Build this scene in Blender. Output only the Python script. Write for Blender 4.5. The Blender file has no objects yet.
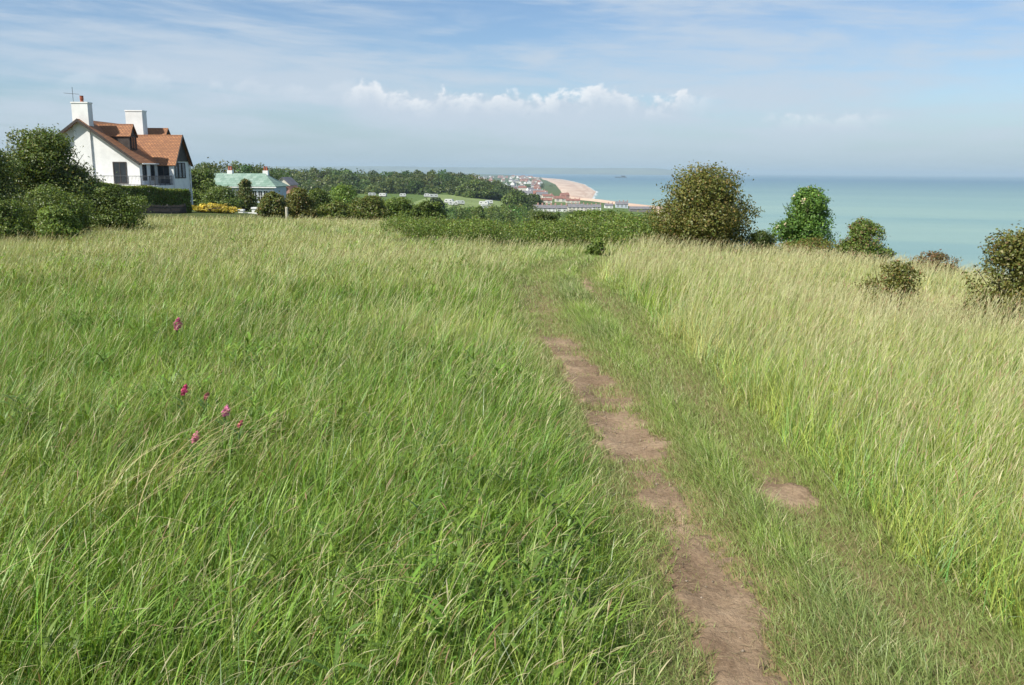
import bpy, math, random
import numpy as np
from mathutils import Matrix, Vector

S = bpy.context.scene
COL = S.collection
R = math.radians

# ------------------------------------------------------------------ camera
EYE = np.array([0.0, 0.0, 1.65])
F = 853.0
PITCH = math.atan((342.5 - 171.6) / F)
ROLL = R(0.41)
_f = np.array([0, math.cos(PITCH), -math.sin(PITCH)])
_r0 = np.array([1.0, 0, 0])
_u0 = np.array([0, math.sin(PITCH), math.cos(PITCH)])
_r = math.cos(ROLL) * _r0 + math.sin(ROLL) * _u0
_u = math.cos(ROLL) * _u0 - math.sin(ROLL) * _r0
cam = bpy.data.objects.new('camera', bpy.data.cameras.new('camera'))
COL.objects.link(cam)
cam.data.sensor_width = 36.0
cam.data.lens = F / 1024 * 36
cam.data.clip_start = 0.05
cam.data.clip_end = 200000
cam.matrix_world = Matrix(((_r[0], _u[0], -_f[0], EYE[0]), (_r[1], _u[1], -_f[1], EYE[1]),
                           (_r[2], _u[2], -_f[2], EYE[2]), (0, 0, 0, 1)))
S.camera = cam

# ------------------------------------------------------------------ sun, sky, exposure
SUN_TO = np.array([-0.72, -0.60, 0.0])
SUN_TO /= np.linalg.norm(SUN_TO)
SUN_EL = R(46)
sun = bpy.data.objects.new('sun', bpy.data.lights.new('sun', 'SUN'))
COL.objects.link(sun)
sun.data.energy = 5.0
sun.data.angle = R(0.5)
sun.data.color = (1.0, 0.95, 0.86)
_sv = Vector((SUN_TO[0] * math.cos(SUN_EL), SUN_TO[1] * math.cos(SUN_EL), math.sin(SUN_EL)))
sun.rotation_euler = _sv.to_track_quat('Z', 'Y').to_euler()

S.view_settings.view_transform = 'Standard'
S.view_settings.look = 'None'
S.view_settings.exposure = 0.45
S.view_settings.gamma = 1.0
S.view_settings.use_curve_mapping = False
S.cycles.max_bounces = 6
S.cycles.diffuse_bounces = 3
S.cycles.glossy_bounces = 2
S.cycles.transmission_bounces = 4
S.cycles.volume_bounces = 0
S.cycles.use_denoising = True

W = bpy.data.worlds.new('World')
S.world = W
W.use_nodes = True
HAZE_DENSITY = 8.0e-5


class NT:
    """small node-tree writer"""
    def __init__(s, tree):
        s.t = tree
        s.t.nodes.clear()

    def n(s, kind, **kw):
        nd = s.t.nodes.new(kind)
        for k, v in kw.items():
            if k.startswith('i_'):
                key = k[2:]
                key = int(key) if key.isdigit() else key.replace('_', ' ')
                s.put(nd.inputs[key], v)
            else:
                setattr(nd, k, v)
        return nd

    def put(s, sock, v):
        if isinstance(v, bpy.types.NodeSocket):
            s.t.links.new(v, sock)
        else:
            sock.default_value = v

    def math(s, op, a, b=0.0, c=None, clamp=False):
        nd = s.t.nodes.new('ShaderNodeMath')
        nd.operation = op
        nd.use_clamp = clamp
        s.put(nd.inputs[0], a)
        s.put(nd.inputs[1], b)
        if c is not None:
            s.put(nd.inputs[2], c)
        return nd.outputs[0]

    def ramp(s, v, lo, hi, a=0.0, b=1.0):
        nd = s.t.nodes.new('ShaderNodeMapRange')
        nd.interpolation_type = 'SMOOTHSTEP'
        s.put(nd.inputs['Value'], v)
        nd.inputs['From Min'].default_value = lo
        nd.inputs['From Max'].default_value = hi
        nd.inputs['To Min'].default_value = a
        nd.inputs['To Max'].default_value = b
        return nd.outputs[0]

    def mix(s, fac, a, b, mode='MIX'):
        nd = s.t.nodes.new('ShaderNodeMix')
        nd.data_type = 'RGBA'
        nd.blend_type = mode
        s.put(nd.inputs[0], fac)
        for i, v in ((6, a), (7, b)):
            if not isinstance(v, bpy.types.NodeSocket) and len(v) == 3:
                v = (*v, 1)
            s.put(nd.inputs[i], v)
        return nd.outputs[2]

    def noise(s, vec, scale, detail=4, rough=0.5, dist=0.0):
        nd = s.t.nodes.new('ShaderNodeTexNoise')
        if vec is not None:
            s.put(nd.inputs['Vector'], vec)
        nd.inputs['Scale'].default_value = scale
        nd.inputs['Detail'].default_value = detail
        nd.inputs['Roughness'].default_value = rough
        nd.inputs['Distortion'].default_value = dist
        return nd.outputs['Fac']

    def xyz(s, x, y, z=0.0):
        nd = s.t.nodes.new('ShaderNodeCombineXYZ')
        for i, v in enumerate((x, y, z)):
            s.put(nd.inputs[i], v)
        return nd.outputs[0]


def build_world():
    k = NT(W.node_tree)
    sky = k.n('ShaderNodeTexSky', sky_type='NISHITA', sun_disc=False)
    sky.sun_elevation = SUN_EL
    sky.sun_rotation = math.atan2(SUN_TO[0], SUN_TO[1])
    sky.altitude = 40
    sky.air_density = 1.0
    sky.dust_density = 0.6
    sky.ozone_density = 2.0
    tc = k.n('ShaderNodeTexCoord')
    sep = k.n('ShaderNodeSeparateXYZ', i_0=tc.outputs['Generated'])
    x, y, z = sep.outputs
    az = k.math('ARCTAN2', x, y)                      # 0 straight ahead, + to the right
    el = k.math('ARCSINE', z)
    # thin high veils, drawn out along a slight tilt
    tilt = k.math('ADD', el, k.math('MULTIPLY', az, 0.045))
    v1 = k.noise(k.xyz(k.math('MULTIPLY', az, 2.6), k.math('MULTIPLY', tilt, 15.0), 3.7), 1.0, 6, 0.56, 0.6)
    v2 = k.noise(k.xyz(k.math('MULTIPLY', az, 7.0), k.math('MULTIPLY', tilt, 55.0), 9.1), 1.0, 5, 0.6, 0.4)
    v3 = k.noise(k.xyz(k.math('MULTIPLY', az, 1.3), k.math('MULTIPLY', el, 5.0), 1.2), 1.0, 2, 0.5)
    veil = k.math('ADD', k.math('MULTIPLY', v1, 0.62), k.math('MULTIPLY', v2, 0.38))
    veil = k.math('ADD', veil, k.math('ADD', k.math('MULTIPLY', k.math('SUBTRACT', v3, 0.5), 0.30), k.math('MULTIPLY', az, -0.07)))
    veil = k.ramp(veil, 0.34, 0.58)
    low = k.ramp(el, 0.0, 0.10, 0.75, 0.0)
    col = k.mix(low, k.mix(1.0, sky.outputs[0], CLEAR_TINT, 'MULTIPLY'), LOW_COL)
    veil = k.math('MULTIPLY', veil, k.ramp(el, 0.0, 0.06, 0.2, 0.85))
    col = k.mix(veil, col, VEIL_COL)
    # band of small cumulus: lumpy tops, soft level bases
    for (a0, a1, base, top, sc, seed, amt) in ((-0.21, 0.235, 0.052, 0.108, 38, 0.0, 1.0), (-0.50, -0.14, 0.065, 0.110, 24, 5.0, 0.22),
                                               (0.26, 0.42, 0.050, 0.070, 34, 2.0, 0.5)):
        p = k.xyz(k.math('MULTIPLY', az, 1.0), k.math('MULTIPLY', el, 1.35), seed)
        n_big = k.noise(k.xyz(az, seed, 0.0), 15.0, 2, 0.5)
        n_fine = k.noise(p, sc, 7, 0.58, 0.25)
        hgt = k.math('MULTIPLY_ADD', k.math('SUBTRACT', n_big, 0.5), (top - base) * 1.05, base + (top - base) * 0.68)
        hgt = k.math('ADD', hgt, k.math('MULTIPLY', k.math('SUBTRACT', n_fine, 0.5), 0.055))
        m = k.ramp(k.math('SUBTRACT', hgt, el), 0.0, 0.010)
        m = k.math('MULTIPLY', m, k.ramp(el, base - 0.016, base + 0.016))
        m = k.math('MULTIPLY', m, k.math('MULTIPLY', k.ramp(az, a0, a0 + 0.05), k.ramp(az, a1 - 0.06, a1, 1, 0)))
        m = k.math('MULTIPLY', m, amt * 0.9)
        lit = k.ramp(k.math('SUBTRACT', hgt, el), 0.0, 0.032, 1.0, 0.0)     # denser, greyer body under bright tops
        lit = k.math('MULTIPLY', lit, k.ramp(n_fine, 0.38, 0.6))
        col = k.mix(m, col, k.mix(lit, CUM_LOW, CUM_TOP))
    bg = k.n('ShaderNodeBackground', i_Color=col, i_Strength=0.105)
    out = k.n('ShaderNodeOutputWorld')
    k.t.links.new(bg.outputs[0], out.inputs[0])


CLEAR_TINT = (0.70, 0.78, 0.88)
LOW_COL = (2.9, 3.9, 4.75)
VEIL_COL = (4.1, 4.75, 5.5)
CUM_LOW = (4.1, 4.75, 5.5)
CUM_TOP = (6.9, 7.0, 7.1)
build_world()

# ------------------------------------------------------------------ terrain
SEA = -40.0


def relu(a):
    return np.maximum(a, 0.0)


def sstep(a, lo, hi):
    t = np.clip((a - lo) / (hi - lo), 0, 1)
    return t * t * (3 - 2 * t)


def vnoise(x, y, seed=0):
    """lattice value noise, -1..1"""
    x = np.asarray(x, float)
    y = np.asarray(y, float)
    xi = np.floor(x).astype(np.int64)
    yi = np.floor(y).astype(np.int64)
    xf, yf = x - xi, y - yi

    def h(a, b):
        n = (a * 374761393 + b * 668265263 + seed * 982451653) & 0x7fffffff
        n = ((n ^ (n >> 13)) * 1274126177) & 0x7fffffff
        n = (n ^ (n >> 16)) & 0xffff
        return n / 32767.5 - 1.0
    u = xf * xf * (3 - 2 * xf)
    v = yf * yf * (3 - 2 * yf)
    return (h(xi, yi) * (1 - u) + h(xi + 1, yi) * u) * (1 - v) + (h(xi, yi + 1) * (1 - u) + h(xi + 1, yi + 1) * u) * v




def ray(px, py):
    d = _f + ((px - 512) / F) * _r + ((342.5 - py) / F) * _u
    return d / np.linalg.norm(d)


_sh = np.array([EYE + ray(a, b) * ((SEA + 0.2 - EYE[2]) / ray(a, b)[2]) for a, b in
                ((668, 209.5), (630, 205), (590, 199.5), (594, 191.5), (583, 184.5), (570, 181), (561, 179.3))])
_CY = np.concatenate([[-30000, 0, 300], _sh[:, 1], [12000, 16000, 40000]])
_CX = np.concatenate([[64, 64, 75], _sh[:, 0], [-100, -900, -6000]])


def coast(y):
    return np.interp(y, _CY, _CX)


def T(x, y):
    x = np.asarray(x, float)
    y = np.asarray(y, float)
    u = 0.65 * y + 0.75 * x
    v = -0.0021 * relu(u - 18) ** 2 - 0.032 * np.minimum(relu(y - 13), 60)
    v = v - 0.0095 * relu(x - 2) ** 2 - 0.48 * np.exp(-((x - 6.2) ** 2 + (y - 11.6) ** 2) / 5.0)
    v = v + 3.2 * np.exp(-((x + 54) ** 2 + (y - 165) ** 2) / 900.0)
    v = v + 0.05 * vnoise(x * 0.35, y * 0.35, 3) * sstep(y, 4, 12)
    s = coast(y) - x
    fl = -37.6 + 20.5 * sstep(-x, -120, 60) * (1 - sstep(y + 2.5 * relu(x + 10), 820, 1010)) + 1.0 * vnoise(x / 300, y / 300, 5)
    fl = fl + 12 * sstep(-x, 400, 3000)
    land = SEA - 0.4 + (fl - SEA + 0.4) * sstep(s, -6, 75)
    floor = np.where(s > -6, land, SEA - 0.4 - np.minimum(3, 0.05 * relu(-s - 6)))
    kk = 1.2
    m = np.maximum(v, floor)
    return np.where(v < -400, floor, m + kk * np.log1p(np.exp(-np.abs(np.clip(v, -400, None) - floor) / kk)))


def at(px, py, Y):
    d = ray(px, py)
    return EYE + d * (Y / d[1])


def hit(px, py, start=1.0, lift=0.0):
    """where the line of sight through a pixel meets the terrain"""
    d = ray(px, py)
    t = start
    while t < 60000:
        p = EYE + d * t
        if p[2] < float(T(p[0], p[1])) + lift:
            break
        t *= 1.004
    lo, hi = t / 1.004, t
    for _ in range(20):
        mid = (lo + hi) / 2
        p = EYE + d * mid
        if p[2] < float(T(p[0], p[1])) + lift:
            hi = mid
        else:
            lo = mid
    return EYE + d * hi


# ------------------------------------------------------------------ mesh helpers
def tag(o, label=None, cat=None, group=None, kind=None):
    if label:
        o['label'] = label
    if cat:
        o['category'] = cat
    if group:
        o['group'] = group
    if kind:
        o['kind'] = kind
    return o


def empty(name, loc, label, cat, group=None, rz=0.0):
    o = bpy.data.objects.new(name, None)
    COL.objects.link(o)
    o.location = loc
    o.rotation_euler = (0, 0, rz)
    o.empty_display_size = 0.2
    return tag(o, label, cat, group)


def quads(name, verts, faces, mat, parent=None, colors=None, smooth=False, mats=None, mat_idx=None):
    """fast mesh from numpy arrays; faces (M,4) or (M,3); colors per vertex -> attribute 'tone'"""
    verts = np.ascontiguousarray(verts, np.float32)
    faces = np.ascontiguousarray(faces, np.int32)
    me = bpy.data.meshes.new(name)
    n, m, c = len(verts), len(faces), faces.shape[1]
    me.vertices.add(n)
    me.vertices.foreach_set('co', verts.ravel())
    me.loops.add(m * c)
    me.loops.foreach_set('vertex_index', faces.ravel())
    me.polygons.add(m)
    me.polygons.foreach_set('loop_start', np.arange(0, m * c, c, dtype=np.int32))
    if smooth:
        me.polygons.foreach_set('use_smooth', np.ones(m, dtype=bool))
    for mt in (mats or [mat]):
        me.materials.append(mt)
    if mat_idx is not None:
        me.polygons.foreach_set('material_index', np.asarray(mat_idx, np.int32))
    me.update(calc_edges=True)
    if colors is not None:
        a = me.color_attributes.new('tone', 'FLOAT_COLOR', 'POINT')
        cc = np.ones((n, 4), np.float32)
        cc[:, :3] = colors
        a.data.foreach_set('color', cc.ravel())
    o = bpy.data.objects.new(name, me)
    COL.objects.link(o)
    if parent:
        o.parent = parent
    return o


class MB:
    """collects boxes, prisms and tubes into one mesh"""
    def __init__(s):
        s.v, s.f, s.m = [], [], []
        s.cur = 0

    def poly(s, pts, faces):
        b = len(s.v)
        s.v += [tuple(p) for p in pts]
        s.f += [tuple(i + b for i in f) for f in faces]
        s.m += [s.cur] * len(faces)

    def box(s, a, b):
        (x0, y0, z0), (x1, y1, z1) = a, b
        s.poly([(x0, y0, z0), (x1, y0, z0), (x1, y1, z0), (x0, y1, z0), (x0, y0, z1), (x1, y0, z1), (x1, y1, z1), (x0, y1, z1)],
               [(3, 2, 1, 0), (4, 5, 6, 7), (0, 1, 5, 4), (1, 2, 6, 5), (2, 3, 7, 6), (3, 0, 4, 7)])

    def slab(s, p4, th):
        """thick quad: four corners and a thickness laid below it"""
        p = [Vector(q) for q in p4]
        nrm = (p[1] - p[0]).cross(p[2] - p[0]).normalized()
        if nrm.z < 0:
            p.reverse()
            nrm = -nrm
        q = [v - nrm * th for v in p]
        n = len(p)
        s.poly(p + q, [tuple(range(n)), tuple(reversed(range(n, 2 * n)))] + [(i, n + i, n + (i + 1) % n, (i + 1) % n) for i in range(n)])

    def extrude(s, pts, d):
        p = [Vector(q) for q in pts]
        d = Vector(d)
        n = len(p)
        nrm = (p[1] - p[0]).cross(p[2] - p[0])
        if nrm.dot(d) > 0:
            p.reverse()
        q = [v + d for v in p]
        s.poly(p + q, [tuple(range(n)), tuple(reversed(range(n, 2 * n)))] + [(i, n + i, n + (i + 1) % n, (i + 1) % n) for i in range(n)])

    def tube(s, pts, rad, sides=6, cap=True):
        pts = [Vector(p) for p in pts]
        if not hasattr(rad, '__len__'):
            rad = [rad] * len(pts)
        b = len(s.v)
        for i, p in enumerate(pts):
            d = (pts[min(i + 1, len(pts) - 1)] - pts[max(i - 1, 0)]).normalized()
            a = Vector((1, 0, 0)) if abs(d.x) < 0.8 else Vector((0, 1, 0))
            e1 = d.cross(a).normalized()
            e2 = d.cross(e1)
            for k in range(sides):
                t = 2 * math.pi * k / sides
                s.v.append(tuple(p + (e1 * math.cos(t) + e2 * math.sin(t)) * rad[i]))
        for i in range(len(pts) - 1):
            for k in range(sides):
                a0, a1 = b + i * sides + k, b + i * sides + (k + 1) % sides
                s.f.append((a0, a1, a1 + sides, a0 + sides))
                s.m.append(s.cur)
        if cap:
            s.f.append(tuple(range(b, b + sides)))
            s.f.append(tuple(reversed(range(b + (len(pts) - 1) * sides, b + len(pts) * sides))))
            s.m += [s.cur] * 2

    def build(s, name, mat, parent=None, smooth=False):
        me = bpy.data.meshes.new(name)
        me.from_pydata(s.v, [], s.f)
        for mt in (mat if isinstance(mat, (list, tuple)) else [mat]):
            me.materials.append(mt)
        me.polygons.foreach_set('material_index', np.asarray(s.m, np.int32))
        if smooth:
            me.polygons.foreach_set('use_smooth', np.ones(len(s.f), dtype=bool))
        me.update()
        o = bpy.data.objects.new(name, me)
        COL.objects.link(o)
        if parent:
            o.parent = parent
        return o


# ------------------------------------------------------------------ materials
def material(name):
    m = bpy.data.materials.new(name)
    m.use_nodes = True
    return m, NT(m.node_tree)


def finish(k, shader, disp=None):
    out = k.n('ShaderNodeOutputMaterial')
    k.t.links.new(shader, out.inputs['Surface'])


def mat_plain(name, col, rough=0.7, var=0.15, scale=4.0, spec=0.3, bump=0.0, metal=0.0):
    m, k = material(name)
    tc = k.n('ShaderNodeTexCoord').outputs['Object']
    n = k.noise(tc, scale, 5, 0.6)
    c = k.mix(k.ramp(n, 0.3, 0.7), tuple(v * (1 - var) for v in col), tuple(min(1, v * (1 + var)) for v in col))
    p = k.n('ShaderNodeBsdfPrincipled', i_Base_Color=c, i_Roughness=rough, i_Metallic=metal)
    p.inputs['Specular IOR Level'].default_value = spec
    if bump:
        b = k.n('ShaderNodeBump', i_Height=k.noise(tc, scale * 8, 3), i_Strength=bump)
        k.t.links.new(b.outputs[0], p.inputs['Normal'])
    finish(k, p.outputs[0])
    return m


def mat_leaf(name, trans=0.35, rough=0.5, gloss=0.3, warm=(1.35, 1.25, 0.6)):
    m, k = material(name)
    a = k.n('ShaderNodeAttribute', attribute_name='tone').outputs['Color']
    p = k.n('ShaderNodeBsdfPrincipled', i_Base_Color=a, i_Roughness=rough)
    p.inputs['Specular IOR Level'].default_value = gloss
    t = k.n('ShaderNodeBsdfTranslucent', i_Color=k.mix(1.0, a, warm, 'MULTIPLY'))
    mx = k.n('ShaderNodeMixShader', i_0=trans, i_1=p.outputs[0], i_2=t.outputs[0])
    finish(k, mx.outputs[0])
    return m


def mat_tiles(name, c1, c2, cm, tw=0.3, th=0.22):
    m, k = material(name)
    tc = k.n('ShaderNodeTexCoord').outputs['Object']
    geo = k.n('ShaderNodeNewGeometry')
    sp = k.n('ShaderNodeSeparateXYZ', i_0=tc)
    nn = k.n('ShaderNodeSeparateXYZ', i_0=geo.outputs['True Normal'])
    pick = k.math('GREATER_THAN', k.math('ABSOLUTE', nn.outputs[0]), k.math('ABSOLUTE', nn.outputs[1]))
    u = k.math('ADD', k.math('MULTIPLY', pick, sp.outputs[1]), k.math('MULTIPLY', k.math('SUBTRACT', 1.0, pick), sp.outputs[0]))
    vv = k.math('MULTIPLY', sp.outputs[2], 1.5)
    vec = k.xyz(u, vv)
    br = k.n('ShaderNodeTexBrick', i_Vector=vec, i_Color1=(*c1, 1), i_Color2=(*c2, 1), i_Mortar=(*cm, 1), i_Scale=1.0)
    br.inputs['Mortar Size'].default_value = 0.028
    br.inputs['Brick Width'].default_value = tw
    br.inputs['Row Height'].default_value = th
    br.inputs['Bias'].default_value = 0.0
    n = k.noise(tc, 0.9, 5, 0.6)
    c = k.mix(k.ramp(n, 0.42, 0.75, 0, 0.55), br.outputs['Color'], tuple(v * 0.6 for v in c2))
    p = k.n('ShaderNodeBsdfPrincipled', i_Base_Color=c, i_Roughness=0.75)
    b = k.n('ShaderNodeBump', i_Height=br.outputs['Fac'], i_Strength=0.6)
    b.invert = True
    b.inputs['Distance'].default_value = 0.04
    k.t.links.new(b.outputs[0], p.inputs['Normal'])
    finish(k, p.outputs[0])
    return m


M = {}
M['grass'] = mat_leaf('grass_blade', 0.22, 0.45, 0.35)
M['leaf'] = mat_leaf('foliage', 0.33, 0.45, 0.35)
M['petal'] = mat_leaf('petal', 0.3, 0.6, 0.2, (1.2, 1, 1))
M['bark'] = mat_plain('bark', (0.11, 0.085, 0.06), 0.9, 0.4, 9, 0.2, 0.4)
M['white'] = mat_plain('white_render', (0.74, 0.74, 0.72), 0.85, 0.09, 0.9, 0.2)
M['white_paint'] = mat_plain('white_paint', (0.78, 0.78, 0.76), 0.6, 0.06, 3.0)
M['timber'] = mat_plain('dark_timber', (0.055, 0.045, 0.04), 0.7, 0.3, 3.0)
M['dark_metal'] = mat_plain('dark_metal', (0.06, 0.065, 0.07), 0.5, 0.2, 5.0, 0.4)
M['glass'] = mat_plain('window_glass', (0.03, 0.035, 0.04), 0.12, 0.2, 1.0, 0.5)
M['tile_orange'] = mat_tiles('orange_clay_tiles', (0.42, 0.185, 0.068), (0.29, 0.12, 0.048), (0.11, 0.045, 0.025))
M['tile_green'] = mat_tiles('green_glazed_tiles', (0.28, 0.37, 0.31), (0.16, 0.26, 0.20), (0.13, 0.22, 0.16), 0.9, 0.6)
M['terracotta'] = mat_plain('terracotta', (0.30, 0.09, 0.05), 0.8, 0.2, 6)
M['blue_wall'] = mat_plain('pale_blue_render', (0.45, 0.50, 0.56), 0.85, 0.08, 1.0)
M['pink_brick'] = mat_plain('pink_brick', (0.42, 0.24, 0.20), 0.85, 0.2, 2.0)
M['slate'] = mat_plain('grey_slate', (0.16, 0.155, 0.165), 0.7, 0.2, 0.6)
M['red_roof'] = mat_plain('red_roof', (0.22, 0.105, 0.08), 0.8, 0.25, 0.3)
M['cream'] = mat_plain('cream_render', (0.62, 0.58, 0.50), 0.85, 0.1, 0.4)
M['old_wood'] = mat_plain('weathered_wood', (0.17, 0.16, 0.15), 0.9, 0.3, 5.0, 0.2, 0.3)
M['pale_wood'] = mat_plain('pale_wood', (0.45, 0.42, 0.34), 0.85, 0.2, 6.0, 0.2, 0.2)
M['paint_grey'] = mat_plain('caravan_panel', (0.52, 0.53, 0.53), 0.4, 0.06, 1.0, 0.5)


def mat_ground():
    m, k = material('meadow_ground')
    pos = k.n('ShaderNodeNewGeometry').outputs['Position']
    a = k.n('ShaderNodeAttribute', attribute_name='tone').outputs['Color']
    n1 = k.noise(pos, 0.6, 6, 0.6)
    n2 = k.noise(pos, 22.0, 5, 0.65)
    n3 = k.noise(pos, 0.012, 6, 0.6)
    c = k.mix(k.ramp(n1, 0.3, 0.7, 0, 0.55), a, k.mix(1.0, a, (0.72, 0.78, 0.62), 'MULTIPLY'))
    c = k.mix(k.ramp(n2, 0.35, 0.7, 0, 0.5), c, k.mix(1.0, c, (0.5, 0.5, 0.5), 'MULTIPLY'))
    c = k.mix(k.ramp(n3, 0.4, 0.65, 0, 0.4), c, k.mix(1.0, c, (1.45, 1.25, 0.9), 'MULTIPLY'))
    p = k.n('ShaderNodeBsdfPrincipled', i_Base_Color=c, i_Roughness=0.95)
    p.inputs['Specular IOR Level'].default_value = 0.1
    b = k.n('ShaderNodeBump', i_Height=n2, i_Strength=0.5)
    b.inputs['Distance'].default_value = 0.02
    k.t.links.new(b.outputs[0], p.inputs['Normal'])
    finish(k, p.outputs[0])
    return m


def mat_soil():
    m, k = material('bare_soil')
    pos = k.n('ShaderNodeNewGeometry').outputs['Position']
    n1 = k.noise(pos, 2.2, 6, 0.6)
    n2 = k.noise(pos, 34.0, 6, 0.7)
    n3 = k.noise(k.n('ShaderNodeMapping', i_0=pos, i_Scale=(90, 160, 60)).outputs[0], 1.0, 3, 0.6)
    c = k.mix(k.ramp(n1, 0.3, 0.72), (0.215, 0.148, 0.094), (0.40, 0.295, 0.195))
    c = k.mix(k.ramp(n2, 0.35, 0.7, 0, 0.7), c, k.mix(1.0, c, (0.55, 0.52, 0.5), 'MULTIPLY'))
    c = k.mix(k.ramp(n3, 0.60, 0.72, 0, 0.6), c, (0.36, 0.29, 0.19))
    p = k.n('ShaderNodeBsdfPrincipled', i_Base_Color=c, i_Roughness=0.95)
    p.inputs['Specular IOR Level'].default_value = 0.1
    b = k.n('ShaderNodeBump', i_Height=k.math('ADD', n2, k.math('MULTIPLY', n1, 2.0)), i_Strength=0.9)
    b.inputs['Distance'].default_value = 0.02
    k.t.links.new(b.outputs[0], p.inputs['Normal'])
    finish(k, p.outputs[0])
    return m


def mat_sea():
    m, k = material('sea_water')
    pos = k.n('ShaderNodeNewGeometry').outputs['Position']
    sp = k.n('ShaderNodeSeparateXYZ', i_0=pos)
    # water colour: sandy shallows by the shore, green water over chalk, blue deeper out; long bands of depth tone with cloud shadow painted in
    off = k.math('SQRT', k.math('ADD', k.math('MULTIPLY', sp.outputs[0], sp.outputs[0]), k.math('MULTIPLY', sp.outputs[1], sp.outputs[1])))
    lg = k.math('LOGARITHM', off, 10.0)
    ang = k.math('ARCTAN2', sp.outputs[0], sp.outputs[1])
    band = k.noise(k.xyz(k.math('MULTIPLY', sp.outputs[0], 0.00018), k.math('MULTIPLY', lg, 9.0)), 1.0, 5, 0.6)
    patch = k.noise(k.n('ShaderNodeMapping', i_0=pos, i_Scale=(0.0012, 0.006, 1)).outputs[0], 1.0, 4, 0.6)
    deep = k.ramp(lg, 3.0, 3.8)
    c = k.mix(deep, SEA_NEAR, SEA_FAR)
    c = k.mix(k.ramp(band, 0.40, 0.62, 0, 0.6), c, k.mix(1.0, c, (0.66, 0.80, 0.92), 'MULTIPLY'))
    c = k.mix(k.ramp(patch, 0.5, 0.75, 0, 0.35), c, k.mix(1.0, c, (1.35, 1.2, 1.05), 'MULTIPLY'))
    streak = k.noise(k.n('ShaderNodeMapping', i_0=pos, i_Scale=(0.006, 0.035, 1)).outputs[0], 1.0, 6, 0.7)
    c = k.mix(k.ramp(streak, 0.45, 0.7, 0, 0.3), c, k.mix(1.0, c, (0.7, 0.8, 0.85), 'MULTIPLY'))
    p = k.n('ShaderNodeBsdfPrincipled', i_Base_Color=c, i_Roughness=0.35)
    p.inputs['IOR'].default_value = 1.33
    p.inputs['Specular IOR Level'].default_value = 0.25
    w = k.noise(k.n('ShaderNodeMapping', i_0=pos, i_Scale=(0.25, 0.5, 1)).outputs[0], 1.0, 5, 0.7)
    b = k.n('ShaderNodeBump', i_Height=w, i_Strength=0.8)
    b.inputs['Distance'].default_value = 0.8
    k.t.links.new(b.outputs[0], p.inputs['Normal'])
    finish(k, p.outputs[0])
    return m


SEA_NEAR = (0.215, 0.325, 0.29)
SEA_FAR = (0.060, 0.150, 0.205)
M['ground'] = mat_ground()
M['soil'] = mat_soil()
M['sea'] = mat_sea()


def mat_beach():
    m, k = material('shingle')
    pos = k.n('ShaderNodeNewGeometry').outputs['Position']
    n = k.noise(k.n('ShaderNodeMapping', i_0=pos, i_Scale=(0.03, 0.006, 1)).outputs[0], 1.0, 5, 0.6)
    c = k.mix(k.ramp(n, 0.35, 0.65), (0.40, 0.28, 0.21), (0.52, 0.41, 0.32))
    p = k.n('ShaderNodeBsdfPrincipled', i_Base_Color=c, i_Roughness=0.95)
    finish(k, p.outputs[0])
    return m


M['beach'] = mat_beach()

# ------------------------------------------------------------------ the two worn tracks
def trace(pts):
    g = np.array([hit(px, py, 1.5) for px, py in pts])
    return g[np.argsort(g[:, 1])]


_L = trace([(752, 690), (728, 610), (694, 545), (652, 480), (623, 430), (602, 392), (573, 357), (552, 331), (536, 293), (541, 273), (562, 262), (592, 257)])
_R = trace([(1010, 700), (930, 630), (850, 558), (782, 490), (722, 425), (690, 388), (652, 350), (619, 314), (586, 284), (586, 270), (604, 261)])
_LY = np.concatenate([[-4.0], _L[:, 1], [26.0]])
_LX = np.concatenate([[_L[0, 0] + 0.25], _L[:, 0], [_L[-1, 0] + 1.6]])
_RY = np.concatenate([[-4.0], _R[:, 1], [26.0]])
_RX = np.concatenate([[_R[0, 0] + 0.25], _R[:, 0], [_R[-1, 0] + 1.6]])


def track_l(y):
    return np.interp(y, _LY, _LX)


def track_r(y):
    return np.interp(y, _RY, _RX)


def bare_l(x, y):
    """0..1 how bare the left track is"""
    w = 0.09 + 0.075 * sstep(y, 2.6, 6) + 0.04 * vnoise(y * 1.3, 0 * y, 11) + 0.02 * vnoise(y * 5, 0 * y, 12)
    edge = 1 - sstep(np.abs(x - track_l(y)) + 0.05 * vnoise(x * 9, y * 9, 13) + 0.05 * vnoise(x * 25, y * 25, 16), w * 0.55, w * 1.5)
    cover = sstep(vnoise(x * 1.4, y * 1.7, 14) + 0.4 * vnoise(x * 5, y * 5, 15), -0.93, -0.28)
    far = 1 - sstep(y, 6.3, 8.0) * (0.42 + 0.35 * sstep(vnoise(y * 0.9, 0 * y, 18), 0.3, -0.1)) - sstep(y, 11, 13) * 0.4
    return edge * (0.25 + 0.75 * cover) * np.clip(far, 0, 1)


_RP = hit(785, 492, 1.5)


def bare_r(x, y):
    e = 1 - sstep(np.abs(x - track_r(y)) + 0.07 * vnoise(x * 7, y * 7, 21) + 0.05 * vnoise(x * 20, y * 20, 23), 0.03, 0.17)
    spot = 0.78 * np.exp(-((y - _RP[1]) / 0.19) ** 2) + 0.25 * sstep(vnoise(y * 0.8, 0 * y, 22), 0.2, 0.7) + 0.5 * np.exp(-((y - 12.8) / 1.6) ** 2)
    return e * np.clip(spot, 0, 1)


def spaced(near, step, grow, far):
    out = [0.0]
    s = step
    while out[-1] < far:
        if out[-1] > near:
            s *= grow
        out.append(out[-1] + s)
    return np.array(out)


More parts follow.
